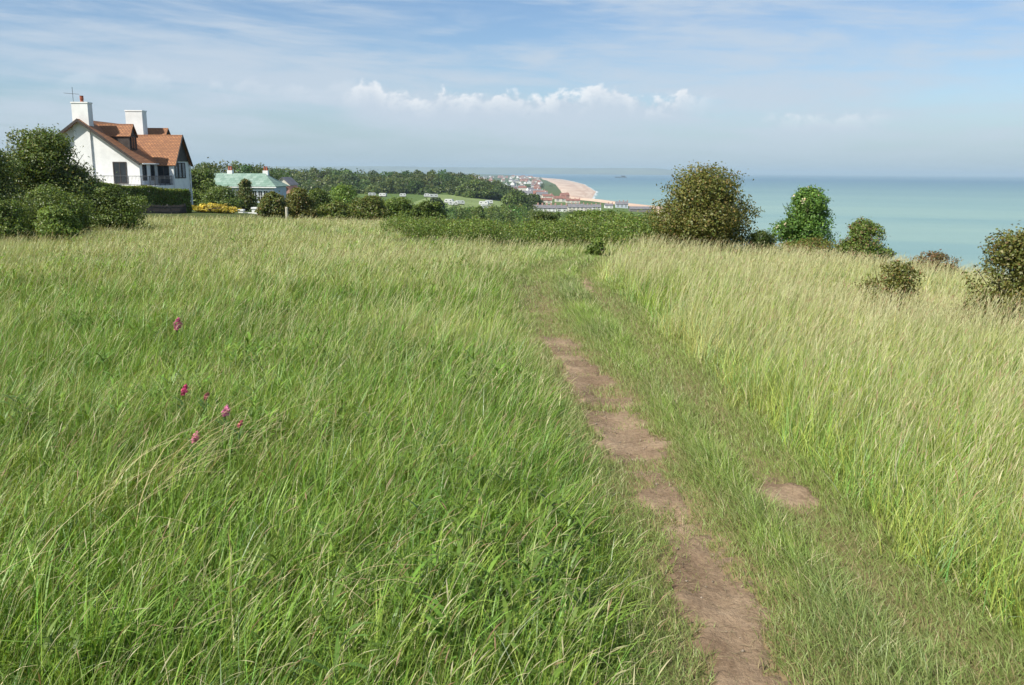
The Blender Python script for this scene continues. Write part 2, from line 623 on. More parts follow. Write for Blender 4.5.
def grid_mesh(xs, ys):
    nx, ny = len(xs), len(ys)
    X, Y = np.meshgrid(xs, ys)
    i = np.arange(nx * ny).reshape(ny, nx)
    f = np.stack([i[:-1, :-1], i[:-1, 1:], i[1:, 1:], i[1:, :-1]], -1).reshape(-1, 4)
    return X.ravel(), Y.ravel(), f


def build_ground():
    ex = spaced(4.5, 0.06, 1.055, 45000)
    xs = np.concatenate([-ex[:0:-1], ex]) + 0.3
    ey = spaced(12, 0.06, 1.035, 45000)
    eb = spaced(2, 0.25, 1.3, 300)
    ys = np.concatenate([-eb[:0:-1], ey])
    x, y, f = grid_mesh(xs, ys)
    z = T(x, y)
    near = (y > 0) & (y < 20) & (np.abs(x) < 8)
    dip = 0.035 * np.exp(-((x - track_l(y)) / 0.22) ** 2) + 0.025 * np.exp(-((x - track_r(y)) / 0.22) ** 2)
    z = z - np.where(near, dip, 0) + np.where(near, 0.012 * vnoise(x * 4, y * 4, 31) + 0.006 * vnoise(x * 11, y * 11, 32), 0)
    base = np.array([0.085, 0.105, 0.032])
    c = np.tile(base, (len(x), 1))
    tr = (np.exp(-((x - track_l(y)) / 0.5) ** 2) + np.exp(-((x - track_r(y)) / 0.5) ** 2)) * (y < 22)
    c += np.clip(tr, 0, 1)[:, None] * (np.array([0.150, 0.150, 0.060]) - base)
    so = np.clip(np.exp(-((x - track_l(y)) / 0.27) ** 2) * (1 - 0.5 * sstep(y, 7, 12)) + 0.4 * np.exp(-((x - track_r(y)) / 0.15) ** 2), 0, 1) * (y < 21) * (y > -3)
    c += so[:, None] * (np.array([0.27, 0.19, 0.115]) - c)
    fr = sstep(y, 60, 200)[:, None]
    c = c * (1 - fr) + np.array([0.10, 0.155, 0.045]) * fr
    s = coast(y) - x
    d = np.hypot(x, y)
    # plain beyond the village: gardens and trees
    pl = sstep(y, 900, 1600)[:, None]
    c = c * (1 - pl) + np.array([0.085, 0.12, 0.05]) * pl
    o = quads('ground', np.stack([x, y, z], 1), f, M['ground'], colors=c, smooth=True)
    tag(o, kind='structure')


def surf(x, y):
    """height of the built ground near the path (same shape as the ground sheet)"""
    dip = 0.035 * np.exp(-((x - track_l(y)) / 0.22) ** 2) + 0.025 * np.exp(-((x - track_r(y)) / 0.22) ** 2)
    near = (y > 0) & (y < 20) & (np.abs(x) < 8)
    return T(x, y) - np.where(near, dip, 0)


build_ground()


def build_track(fn, bare, name, y0, y1, half):
    ys = np.arange(y0, y1, 0.035)
    us = np.linspace(-half, half, 25)
    U, Y = np.meshgrid(us, ys)
    X = fn(Y) + U
    b = bare(X, Y)
    Z = surf(X, Y) + 0.012 * vnoise(X * 4, Y * 4, 31) + 0.006 * vnoise(X * 11, Y * 11, 32) - 0.03 + 0.042 * sstep(b, 0.05, 0.55) + 0.004 * vnoise(X * 30, Y * 30, 33)
    Z = np.where((np.abs(U) >= half * 0.99), surf(X, Y) - 0.05, Z)
    i = np.arange(X.size).reshape(X.shape)
    f = np.stack([i[:-1, :-1], i[:-1, 1:], i[1:, 1:], i[1:, :-1]], -1).reshape(-1, 4)
    o = quads(name, np.stack([X.ravel(), Y.ravel(), Z.ravel()], 1), f, M['soil'], smooth=True)
    tag(o, kind='structure')


build_track(track_l, bare_l, 'footpath', 0.3, 15.5, 0.34)
build_track(track_r, bare_r, 'footpath', 0.8, 15.5, 0.26)


def build_sea_beach():
    xs = np.concatenate([np.linspace(20, 600, 30), np.geomspace(700, 60000, 40)])
    xs = np.concatenate([-np.geomspace(60000, 100, 30), [0.0], xs])
    ys = np.concatenate([-np.geomspace(3000, 50, 10), [0.0], np.geomspace(60, 60000, 120)])
    x, y, f = grid_mesh(xs, ys)
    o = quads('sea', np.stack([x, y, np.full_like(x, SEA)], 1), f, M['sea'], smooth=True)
    tag(o, kind='structure')
    # shingle bank between the town and the water
    ys = np.geomspace(330, 9000, 160)
    w = np.interp(ys, [330, 800, 1250, 1500, 1900, 3000, 4500, 7000, 9000], [10, 14, 18, 50, 75, 100, 120, 90, 40])
    vs, fs = [], []
    for i, (yy, ww) in enumerate(zip(ys, w)):
        cx = float(coast(yy))
        for t, dz in ((-0.12, -0.8), (0.0, 0.55), (0.18, 2.0), (0.4, 3.3), (0.7, 3.5), (0.93, 3.4), (1.0, 0.5)):
            xx = cx - t * ww + (2 if t < 0 else 0)
            zz = SEA + dz if t < 0.9 else max(SEA + dz, float(T(xx, yy)) + (0.3 if t < 0.99 else -0.6))
            if 0.1 < t < 0.9:
                zz = max(zz, float(T(xx, yy)) + 0.25)
            vs.append((xx, yy, zz))
        if i:
            a, b = (i - 1) * 7, i * 7
            fs += [(a + k, b + k, b + k + 1, a + k + 1) for k in range(6)]
    o = quads('beach', np.array(vs), np.array(fs), M['beach'], smooth=True)
    tag(o, kind='structure')
    ys = np.concatenate([np.geomspace(330, 6000, 420)])
    cx = coast(ys)
    wob = 3 * vnoise(ys / 40, ys * 0, 45)
    wd = np.clip(1.5 + ys / 900 + 3 * vnoise(ys / 25, ys * 0, 46), 0.3, 14)
    vs = np.stack([np.stack([cx + 3 + wob, ys, ys * 0 + SEA + 0.08], 1), np.stack([cx + 3 + wob + wd, ys, ys * 0 + SEA + 0.08], 1)], 1).reshape(-1, 3)
    i = np.arange(len(ys) - 1) * 2
    o = quads('surf', vs, np.stack([i, i + 1, i + 3, i + 2], 1), M['foam'])
    tag(o, kind='structure')
    # far low coast across the bay
    rng = np.random.default_rng(4)
    az = np.linspace(-0.75, 0.21, 200)
    vs, fs = [], []
    for i, a in enumerate(az):
        D = 17000.0
        hgt = 118 + 9 * float(vnoise(a * 14, 0.0, 41)) + 5 * float(vnoise(a * 60, 0.0, 42))
        hgt *= float(sstep(0.21 - a, 0.0, 0.05)) * 0.75 + 0.25 * float(sstep(0.21 - a, 0, 0.005))
        x0, y0 = math.sin(a), math.cos(a)
        for d, z in ((D - 900, SEA - 2), (D - 500, SEA + 0.55 * hgt), (D, SEA + hgt), (D + 1500, SEA + hgt * 0.9), (D + 3500, SEA - 2)):
            vs.append((x0 * d, y0 * d, z))
        if i:
            p, q = (i - 1) * 5, i * 5
            fs += [(p + k, q + k, q + k + 1, p + k + 1) for k in range(4)]
    o = quads('hills', np.array(vs), np.array(fs), M['hill'], smooth=True)
    tag(o, kind='structure')


M['foam'] = mat_plain('foam', (0.50, 0.53, 0.52), 0.9, 0.1, 0.05)
M['hill'] = mat_plain('far_hill', (0.13, 0.15, 0.09), 0.95, 0.3, 0.002)
build_sea_beach()


def build_haze():
    m, k = material('haze')
    v = k.n('ShaderNodeVolumePrincipled')
    v.inputs['Color'].default_value = (0.56, 0.74, 0.88, 1)
    v.inputs['Density'].default_value = HAZE_DENSITY
    out = k.n('ShaderNodeOutputMaterial')
    k.t.links.new(v.outputs[0], out.inputs['Volume'])
    b = MB()
    b.box((-70000, -5000, SEA - 5), (70000, 70000, 95))
    tag(b.build('haze', m), kind='stuff')


build_haze()

# ------------------------------------------------------------------ vegetation builders
def leaf_quads(P, Nrm, size, asp, col, rng):
    """diamond leaves: P (n,3) centres, Nrm facing"""
    n = len(P)
    t = rng.normal(size=(n, 3))
    t -= (t * Nrm).sum(1)[:, None] * Nrm
    t /= np.linalg.norm(t, axis=1)[:, None] + 1e-9
    w = np.cross(Nrm, t)
    s = size[:, None]
    fold = Nrm * s * 0.12
    v = np.stack([P - t * s * 0.5, P + w * s * asp * 0.5 + fold, P + t * s * 0.5, P - w * s * asp * 0.5 + fold], 1).reshape(-1, 3)
    f = np.arange(n * 4).reshape(n, 4)
    return v, f, np.repeat(col, 4, axis=0)


def palette(cols, n, rng, jit=0.12):
    cols = np.array(cols, float) * np.array([1.26, 1.12, 0.98])
    c = cols[rng.integers(0, len(cols), n)]
    return c * (1 + jit * rng.normal(size=(n, 1))).clip(0.4, 1.7) * (1 + 0.06 * rng.normal(size=(n, 3)))


def lobe_leaves(lobes, n, leaf, cols, rng, shoots=0.08, zmin=0.02, inner=0.22, tints=None):
    lobes = np.array(lobes, float)
    wts = (lobes[:, 3] * lobes[:, 4] + lobes[:, 4] * lobes[:, 5] + lobes[:, 3] * lobes[:, 5])
    wts /= wts.sum()
    k = rng.choice(len(lobes), n, p=wts)
    d = rng.normal(size=(n, 3))
    d /= np.linalg.norm(d, axis=1)[:, None]
    # gaps: thin the leaves where a coarse per-lobe pattern is low
    rad = 1 - np.abs(rng.normal(0, inner, n))
    out = rng.random(n) < shoots
    sk = rng.integers(0, 40, n)                     # shoots: leaves strung along a few outward twigs
    sd = np.random.default_rng(int(n) + 5).normal(size=(40, 3))
    sd[:, 2] = np.abs(sd[:, 2]) * 0.8
    sd /= np.linalg.norm(sd, axis=1)[:, None]
    d = np.where(out[:, None], sd[sk] + 0.09 * rng.normal(size=(n, 3)), d)
    rad = np.where(out, 0.86 + rng.random(n) * 0.27, rad)
    bump = 1 + 0.13 * np.sin(d[:, 0] * 7 + k) * np.sin(d[:, 1] * 6 + 2 * k) + 0.10 * np.sin(d[:, 2] * 9 + 3 * k + d[:, 0] * 5)
    C = lobes[k, :3]
    E = lobes[k, 3:6]
    P = C + d * E * (rad * bump)[:, None]
    nr = d / E
    nr /= np.linalg.norm(nr, axis=1)[:, None]
    nr = nr * 0.7 + rng.normal(size=(n, 3)) * 0.55
    nr[:, 2] += 0.25
    nr /= np.linalg.norm(nr, axis=1)[:, None]
    col = palette(cols, n, rng)
    lt = 1 + 0.16 * np.random.default_rng(7).normal(size=len(lobes))
    col = col * lt.clip(0.6, 1.5)[k][:, None]
    if tints is not None:          # young or reddish shoots at the twig ends
        tt = rng.random(n) < np.where(rad > 0.97, 0.3, 0.06)
        col[tt] = palette(tints, int(tt.sum()), rng)
    keep = P[:, 2] > zmin
    return leaf_quads(P[keep], nr[keep], leaf * (0.65 + 0.7 * rng.random(int(keep.sum()))), 0.62, col[keep], rng)


def dome_lobes(w, d, h, rng, n=14, flat=0.0, skew=0.0, narrow=0.0):
    """lobes filling a dome of the given width, depth and height standing on z = 0"""
    L = []
    for i in range(n):
        a = rng.random() * 2 * math.pi
        t = rng.random() ** 0.6
        zz = rng.random()
        prof = math.sqrt(max(0.05, 1 - (max(0, zz - 0.25) / 0.78) ** 2)) * (1 - narrow * zz)
        q = rng.uniform(0.20, 0.44)
        lr = q * min(w, d, h * 1.2) * 0.5 * rng.uniform(0.8, 1.25)
        out_ = rng.uniform(0.35, 0.95)
        x = math.cos(a) * t * max(0.02, w / 2 * prof - lr * out_) + skew * zz * h
        y = math.sin(a) * t * max(0.02, d / 2 * prof - lr * out_)
        z = min(h - lr * rng.uniform(0.7, 1.1), max(lr * 0.6, zz * h))
        L.append((x, y, z, lr * rng.uniform(1.0, 1.35), lr * rng.uniform(1.0, 1.3), lr * rng.uniform(0.75, 1.05)))
    return L


def stems_mb(w, h, rng, n=5, r0=0.03):
    b = MB()
    for i in range(n):
        a = rng.random() * 6.28
        x0, y0 = 0.06 * w * math.cos(a), 0.06 * w * math.sin(a)
        x1, y1 = 0.33 * w * math.cos(a) * rng.uniform(0.4, 1), 0.33 * w * math.sin(a) * rng.uniform(0.4, 1)
        z1 = h * rng.uniform(0.6, 0.85)
        b.tube([(x0, y0, -0.15), ((x0 * 2 + x1) / 3, (y0 * 2 + y1) / 3, z1 * 0.4), (x1, y1, z1)], [r0, r0 * 0.7, r0 * 0.25], 5)
        for j in range(2):
            a2 = a + rng.normal() * 0.9
            b.tube([((x0 + x1) / 2, (y0 + y1) / 2, z1 * 0.55), ((x0 + x1) / 2 + 0.2 * w * math.cos(a2), (y0 + y1) / 2 + 0.2 * w * math.sin(a2), z1 * rng.uniform(0.7, 1.0))],
                   [r0 * 0.5, r0 * 0.15], 4)
    return b


def bush(name, label, cat, loc, w, d, h, leaf, n, cols, seed, group=None, lobes=14, tints=None, skew=0.0, narrow=0.0, shoots=0.08,
         stem='stem', lift=0.0, sr=None, blossom=None, inner=0.22):
    rng = np.random.default_rng(seed)
    o = empty(name, loc, label, cat, group)
    L = dome_lobes(w, d, h - lift, rng, lobes, skew=skew, narrow=narrow)
    n = int(n * 2.6)
    leaf = leaf * 0.98
    cs = 0.34 - 0.08 * narrow
    L += [(0, 0, (h - lift) * 0.46, w * cs, d * cs, (h - lift) * 0.46), (w * 0.08, -d * 0.05, (h - lift) * 0.3, w * 0.36, d * 0.36, (h - lift) * 0.3)]
    L = [(a, b_, c + lift, p, q, r_) for a, b_, c, p, q, r_ in L]
    v, f, c = lobe_leaves(L, n, leaf, cols, rng, shoots, tints=tints, inner=inner)
    quads('crown', v, f, M['leaf'], o, c)
    stems_mb(w, h, rng, 6, sr or 0.012 * max(w, h)).build(stem, M['bark'], o, True)
    if blossom:
        bc, bn, bs = blossom
        lob = np.array(L)
        k = rng.integers(0, len(lob), bn)
        dd = rng.normal(size=(bn, 3))
        dd[:, 1] = -np.abs(dd[:, 1]) * 0.6
        dd[:, 2] = np.abs(dd[:, 2])
        dd /= np.linalg.norm(dd, axis=1)[:, None]
        P = np.repeat(lob[k, :3] + dd * lob[k, 3:6] * 1.05, 7, axis=0) + rng.normal(size=(bn * 7, 3)) * bs * 0.5
        nn = np.repeat(dd, 7, axis=0) + rng.normal(size=(bn * 7, 3)) * 0.3
        nn /= np.linalg.norm(nn, axis=1)[:, None]
        v, f, c = leaf_quads(P, nn, np.full(len(P), bs), 0.9, palette([bc], len(P), rng, 0.08), rng)
        quads('blossom', v, f, M['petal'], o, c)
    return o


G_HAW = [(0.110, 0.140, 0.038), (0.130, 0.155, 0.042), (0.092, 0.124, 0.034), (0.150, 0.160, 0.048)]
G_RUST = [(0.18, 0.145, 0.055), (0.16, 0.145, 0.055), (0.19, 0.17, 0.06)]
G_ELDER = [(0.094, 0.204, 0.044), (0.138, 0.259, 0.055), (0.072, 0.16, 0.04)]
G_DARK = [(0.062, 0.106, 0.034), (0.09, 0.14, 0.041), (0.11, 0.16, 0.045)]
G_YEL = [(0.12, 0.145, 0.028), (0.155, 0.165, 0.03), (0.085, 0.12, 0.026)]
G_MID = [(0.121, 0.201, 0.048), (0.161, 0.241, 0.057), (0.092, 0.155, 0.041)]
G_BRAM = [(0.125, 0.225, 0.046), (0.170, 0.265, 0.060), (0.090, 0.170, 0.038)]


def px_bush(name, label, cat, px0, px1, pyt, pyb, Y, **kw):
    """a bush whose sides, top and foot are read off the photograph at distance Y"""
    a, b = at(px0, pyb, Y), at(px1, pyb, Y)
    top = at((px0 + px1) / 2, pyt, Y)
    x = (a[0] + b[0]) / 2
    g = float(T(x, Y))
    w = (b[0] - a[0])
    h = top[2] - g
    return bush(name, label, cat, (x, Y, g), w, kw.pop('depth', w * 0.9), h, **kw)


# right-hand shrubs above the sea
px_bush('hawthorn_bush', 'big dark hawthorn bush with rusty tinged leaves above the sea at the path end', 'bush', 640, 754, 166, 247, 20.5,
        leaf=0.058, n=17000, cols=G_HAW, seed=11, lobes=44, tints=G_RUST, group='shrubs along the cliff top', inner=0.24, skew=0.10, shoots=0.14)
px_bush('elder_tree', 'bright green rounded elder tree with white flower heads standing against the sea', 'tree', 773, 835, 188, 252, 23,
        leaf=0.065, n=9000, cols=G_ELDER, seed=52, lobes=40, narrow=0.05, shoots=0.13, group='shrubs along the cliff top', stem='trunk',
        blossom=((0.62, 0.6, 0.45), 26, 0.045))
px_bush('cliff_shrub', 'loose green shrub with dull pink tips right of the white flowered elder', 'bush', 833, 892, 221, 262, 21,
        leaf=0.05, n=6000, cols=G_MID, seed=13, lobes=14, tints=[(0.2, 0.13, 0.09), (0.13, 0.12, 0.06)], group='shrubs along the cliff top', shoots=0.2)
px_bush('low_hawthorn', 'small low brown tinged thorn bush alone in the pale grass', 'bush', 857, 922, 261, 310, 12.3,
        leaf=0.036, n=2300, cols=G_HAW, seed=14, lobes=11, tints=G_RUST + [(0.2, 0.12, 0.06)], group='shrubs along the cliff top', shoots=0.34, inner=0.36, skew=0.1)
px_bush('thorn_bush', 'dense thorn bush cut by the right edge of the photo', 'bush', 946, 1070, 231, 345, 9.9,
        inner=0.27, leaf=0.036, n=12000, cols=G_HAW, seed=19, lobes=24, tints=[(0.17, 0.15, 0.05), (0.13, 0.10, 0.045)], group='shrubs along the cliff top', shoots=0.14)
px_bush('dark_undershrub', 'small dark shrub tucked against the right foot of the big hawthorn', 'bush', 735, 782, 229, 254, 20.2,
        leaf=0.05, n=2200, cols=G_DARK, seed=16, lobes=8, group='shrubs along the cliff top', shoots=0.18)
px_bush('bramble_bush', 'low tangled bramble between the elder tree and the loose shrub', 'bush', 776, 845, 236, 262, 20.8,
        leaf=0.045, n=3200, cols=G_MID + G_RUST, seed=17, lobes=10, group='shrubs along the cliff top', shoots=0.2)
px_bush('heather_scrub', 'low reddish brown scrub patch on the cliff edge right of the shrubs', 'bush', 905, 968, 252, 268, 18.5,
        leaf=0.04, n=2600, cols=[(0.20, 0.13, 0.08), (0.15, 0.12, 0.06), (0.10, 0.12, 0.045)], seed=18, lobes=12, group='shrubs along the cliff top', shoots=0.2)

# left-hand thickets in front of the white house
px_bush('holly_tree', 'round bushy tree with yellowish leaf tips hiding the left end of the house', 'tree', -12, 108, 128, 236, 31,
        shoots=0.14, leaf=0.085, n=17000, cols=G_DARK + G_MID[:1], tints=G_YEL + G_YEL[:1], seed=21, lobes=26, group='thicket before the white house', stem='trunk')
px_bush('dark_thicket', 'dark spiky bush at the left edge of the photo', 'bush', -52, 30, 140, 238, 27,
        leaf=0.07, n=9000, cols=G_DARK, seed=22, lobes=18, group='thicket before the white house', shoots=0.18)
px_bush('bramble_bush', 'sprawling dark green bramble at the foot of the yellowish bushy tree', 'bush', 0, 96, 186, 238, 26,
        leaf=0.065, n=8000, cols=G_MID + G_DARK, seed=23, lobes=20, group='thicket before the white house', shoots=0.16)
px_bush('bramble_bush', 'rounded bramble bank running down from the clipped hedge to the meadow', 'bush', 72, 150, 187, 230, 31,
        leaf=0.07, n=8000, cols=G_DARK + G_MID, seed=24, lobes=20, group='thicket before the white house', shoots=0.14)
px_bush('thicket_bush', 'dark shrub filling the slope between the yellowish bushy tree and the clipped hedge', 'bush', 36, 118, 165, 232, 32.5,
        leaf=0.075, n=9000, cols=G_DARK + G_MID, seed=27, lobes=22, group='thicket before the white house', shoots=0.1)
px_bush('elder_bush', 'lighter green bush with upright shoots low in the thicket', 'bush', 30, 82, 206, 242, 23,
        leaf=0.06, n=4500, cols=G_MID, seed=25, lobes=14, group='thicket before the white house', shoots=0.2)
px_bush('elder_bush', 'shaded low green bush left of the bright shoots at the photo edge', 'bush', -20, 32, 200, 244, 22.5,
        leaf=0.06, n=4500, cols=G_DARK + G_MID, seed=26, lobes=14, group='thicket before the white house', shoots=0.2)

# garden trees between the two houses and hedge line on the crest
px_bush('sycamore_tree', 'dense dark green tree close behind the right end of the white house', 'tree', 180, 220, 169, 214, 112,
        leaf=0.26, n=6500, cols=G_MID + G_DARK, seed=31, lobes=22, stem='trunk', group='garden trees between the houses')
px_bush('evergreen_tree', 'narrow dark evergreen standing before the green roof', 'tree', 234, 260, 178, 214, 108,
        leaf=0.2, n=3500, cols=G_DARK + [(0.13, 0.12, 0.035)], seed=32, lobes=12, narrow=0.6, stem='trunk', group='garden trees between the houses')
px_bush('laurel_bush', 'rounded shrub below the tree on the left of the green roof', 'bush', 196, 248, 186, 213, 104,
        leaf=0.2, n=3600, cols=G_MID + G_DARK, seed=33, lobes=14, group='garden trees between the houses')
_row = [(258, 291, 194, 'dark garden bush in front of the pale blue veranda', G_DARK + G_HAW, G_RUST),
        (284, 313, 189, 'reddish tinged shrub below the small pink gable', G_HAW, G_RUST),
        (303, 336, 190, 'tall dark green shrub beside the reddish one', G_DARK + G_MID, None),
        (325, 352, 203, 'low olive bush in the gap of the far hedge line', G_HAW + G_MID, None),
        (346, 392, 195, 'broad round olive green bush in the middle of the far hedge line', G_MID + G_HAW, None),
        (383, 420, 198, 'bright green bush left of the caravan meadow', G_MID, None),
        (408, 446, 202, 'low spreading green bush below the caravans', G_MID + G_DARK, None),
        (322, 364, 187, 'pale green young tree behind the far hedge line', G_BRAM, None)]
for i, (a, b, t, lab, cols, tn) in enumerate(_row):
    px_bush('hedge_bush', lab, 'bush', a - 3, b + 3, t - 1, 220, 62 + 5 * (i % 3) if i < 7 else 120, leaf=0.15 if i < 7 else 0.26, n=4200, cols=cols, seed=40 + i, lobes=16, tints=tn,
            group='bushes in a line beyond the crest')
px_bush('yellow_broom', 'long low mound of yellow flowering bushes beside the white house', 'bush', 186, 243, 203.5, 216, 79,
        leaf=0.16, n=5200, cols=[(0.52, 0.48, 0.07), (0.46, 0.43, 0.08), (0.30, 0.32, 0.07), (0.56, 0.52, 0.12)], seed=51, lobes=30, depth=2.0)


def build_thicket():
    """bramble bank across the end of the meadow: one tangle nobody could count"""
    rng = np.random.default_rng(60)
    L = []
    path = np.array([[388, 233, 29], [430, 236, 27], [480, 238, 24.5], [530, 239, 22.5], [575, 238, 21.3], [618, 240, 20.6], [650, 243, 20.3]], float)
    for i in range(150):
        t = rng.random() * (len(path) - 1)
        j = min(int(t), len(path) - 2)
        px, py, Y = path[j] + (path[j + 1] - path[j]) * (t - j)
        Y += rng.random() * 5.5
        x = at(px, 240, Y)[0]
        if abs(px - 596) < 9 and Y < 22.2:
            continue
        g = float(T(x, Y))
        ht = at(px, np.interp(px, [388, 430, 545, 575, 600, 640], [215, 218, 219, 216, 214, 213]) - 1 + 8 * rng.random() ** 1.3, Y)[2] - g
        r = rng.uniform(0.28, 0.5)
        L.append((x, Y, g + ht - r * 0.8, r * 1.3, r * 1.2, r * 0.85))
        L.append((x, Y, g + 0.25, r * 1.2, r, 0.32))
    v, f, c = lobe_leaves(L, 62000, 0.052, G_BRAM + G_MID + G_DARK, rng, 0.16, zmin=-5, tints=[(0.15, 0.2, 0.06), (0.19, 0.2, 0.07)])
    tag(quads('bramble_thicket', v, f, M['leaf'], None, c), 'bank of leafy green brambles across the end of the meadow', 'brambles', None, 'stuff')
    px_bush('bramble_bush', 'rounded bright green bramble mound left of the big hawthorn', 'bush', 548, 646, 210, 240, 26,
            leaf=0.06, n=9000, cols=G_BRAM + G_MID, seed=61, lobes=26, depth=2.5, shoots=0.12)
    px_bush('dark_bush', 'dark green dome shaped bush beyond the brambles below the terraces', 'bush', 522, 566, 211, 226, 60,
            leaf=0.13, n=3000, cols=G_DARK, seed=62, lobes=14)
    px_bush('dark_undershrub', 'small bush in the gap where the path meets the brambles', 'bush', 586, 606, 236, 251, 18.8,
            leaf=0.05, n=1300, cols=G_MID + G_BRAM, seed=63, lobes=8)


build_thicket()


def build_hedge():
    """clipped garden hedge: leaves over a long box with wavy top"""
    rng = np.random.default_rng(70)
    p0, p1 = at(88, 200, 68.0), at(185, 200, 77.0)
    o = empty('clipped_hedge', (p0[0], p0[1], 0), 'long clipped green hedge in front of the white house', 'hedge')
    n = 30000
    t = rng.random(n)
    L = np.linalg.norm((p1 - p0)[:2])
    ax = (p1 - p0)[:2] / L
    nx = np.array([ax[1], -ax[0]])
    side = rng.random(n)
    x = p0[0] + ax[0] * t * L
    y = p0[1] + ax[1] * t * L
    g = T(x, y)
    zt = np.interp(t, [0, 1], [at(90, 183, 68)[2], at(184, 191.5, 77)[2]]) + 0.1 * vnoise(t * 14, t * 0, 71) + 0.05 * vnoise(t * 50, t * 0, 72)
    face = side < 0.6
    hh = rng.random(n)
    off = np.where(face, 0.65 + 0.10 * vnoise(t * 20, hh * 4, 73), rng.uniform(-0.65, 0.65, n)) + rng.normal(0, 0.05, n)
    z = np.where(face, g + hh * (zt - g), zt + rng.normal(0, 0.05, n))
    end = side > 0.93
    tt = np.where(end, 1.0, t)
    x = p0[0] + ax[0] * tt * L + nx[0] * off
    y = p0[1] + ax[1] * tt * L + nx[1] * off
    g = T(x, y)
    z = np.where(end, g + hh * (at(184, 191.5, 77)[2] - g), z)
    P = np.stack([x, y, z], 1)
    nr = np.zeros((n, 3))
    nr[face, :2] = nx
    nr[~face, 2] = 1
    nr += rng.normal(size=(n, 3)) * 0.6
    nr /= np.linalg.norm(nr, axis=1)[:, None]
    col = palette(G_YEL + G_BRAM, n, rng, 0.2)
    P -= np.array(o.location)
    v, f, c = leaf_quads(P, nr, 0.13 * (0.7 + 0.6 * rng.random(n)), 0.65, col, rng)
    quads('foliage', v, f, M['leaf'], o, c)
    b = MB()
    for i in range(16):
        q = p0 + (p1 - p0) * (i + 0.5) / 16
        gz = float(T(q[0], q[1]))
        b.tube([(q[0] - p0[0], q[1] - p0[1], gz - 0.1), (q[0] - p0[0] + 0.1, q[1] - p0[1], gz + 1.1)], [0.05, 0.03], 5)
    # twiggy body behind the leaf shell
    zc0, zc1 = at(90, 183, 68)[2] - 0.25, at(184, 191.5, 77)[2] - 0.25
    s0, s1 = (p0 - p0)[:2], (p1 - p0)[:2]
    pr = [(*(s0 + nx * 0.3), float(T(p0[0], p0[1])) - 0.2), (*(s0 - nx * 0.3), float(T(p0[0], p0[1])) - 0.2), (*(s0 - nx * 0.3), zc0), (*(s0 + nx * 0.3), zc0)]
    qr = [(*(s1 + nx * 0.3 - ax * 0.2), float(T(p1[0], p1[1])) - 0.2), (*(s1 - nx * 0.3 - ax * 0.2), float(T(p1[0], p1[1])) - 0.2), (*(s1 - nx * 0.3 - ax * 0.2), zc1), (*(s1 + nx * 0.3 - ax * 0.2), zc1)]
    b.poly(pr + qr, [(0, 1, 2, 3), (7, 6, 5, 4), (0, 4, 5, 1), (1, 5, 6, 2), (2, 6, 7, 3), (3, 7, 4, 0)])
    b.build('stem', M['bark'], o)
    # paling fence at the foot of the hedge
    f0, f1 = at(108, 206, 64.0), at(186, 206, 75.5)
    fo = empty('paling_fence', (f0[0], f0[1], float(T(f0[0], f0[1]))), 'low dark weathered paling fence at the foot of the clipped hedge', 'fence')
    L = np.linalg.norm((f1 - f0)[:2])
    ax = (f1 - f0)[:2] / L
    pal, rails = MB(), MB()

    def P3(t, o_, z):
        q = f0[:2] + ax * t * L + np.array([ax[1], -ax[0]]) * o_
        return (q[0] - f0[0], q[1] - f0[1], float(T(q[0], q[1])) - float(T(f0[0], f0[1])) + z)
    N = int(L / 0.13)
    for i in range(N):
        t = i / N
        h = 0.72 + 0.03 * rng.normal()
        a, b2 = P3(t, 0.03, 0), P3(t + 0.09 / L, 0.03, 0)
        c2, d2 = P3(t, 0.012, 0), P3(t + 0.09 / L, 0.012, 0)
        zz = Vector((0, 0, h))
        lo = Vector((0, 0, -0.05))
        vs = [Vector(p) + lo for p in (a, b2, d2, c2)] + [Vector(p) + zz for p in (a, b2, d2, c2)]
        pal.poly(vs, [(3, 2, 1, 0), (4, 5, 6, 7), (0, 1, 5, 4), (1, 2, 6, 5), (2, 3, 7, 6), (3, 0, 4, 7)])
    for z in (0.2, 0.58):
        rails.tube([P3(i / 12, -0.03, z) for i in range(13)], 0.035, 4)
    pal.build('paling_panel', M['timber'], fo)
    rails.build('rail', M['old_wood'], fo)
    for i in range(5):
        p = MB()
        p.tube([P3(i / 4, -0.12, -0.3), P3(i / 4, -0.12, 0.8)], 0.055, 4)
        p.build('post', M['old_wood'], fo)


build_hedge()


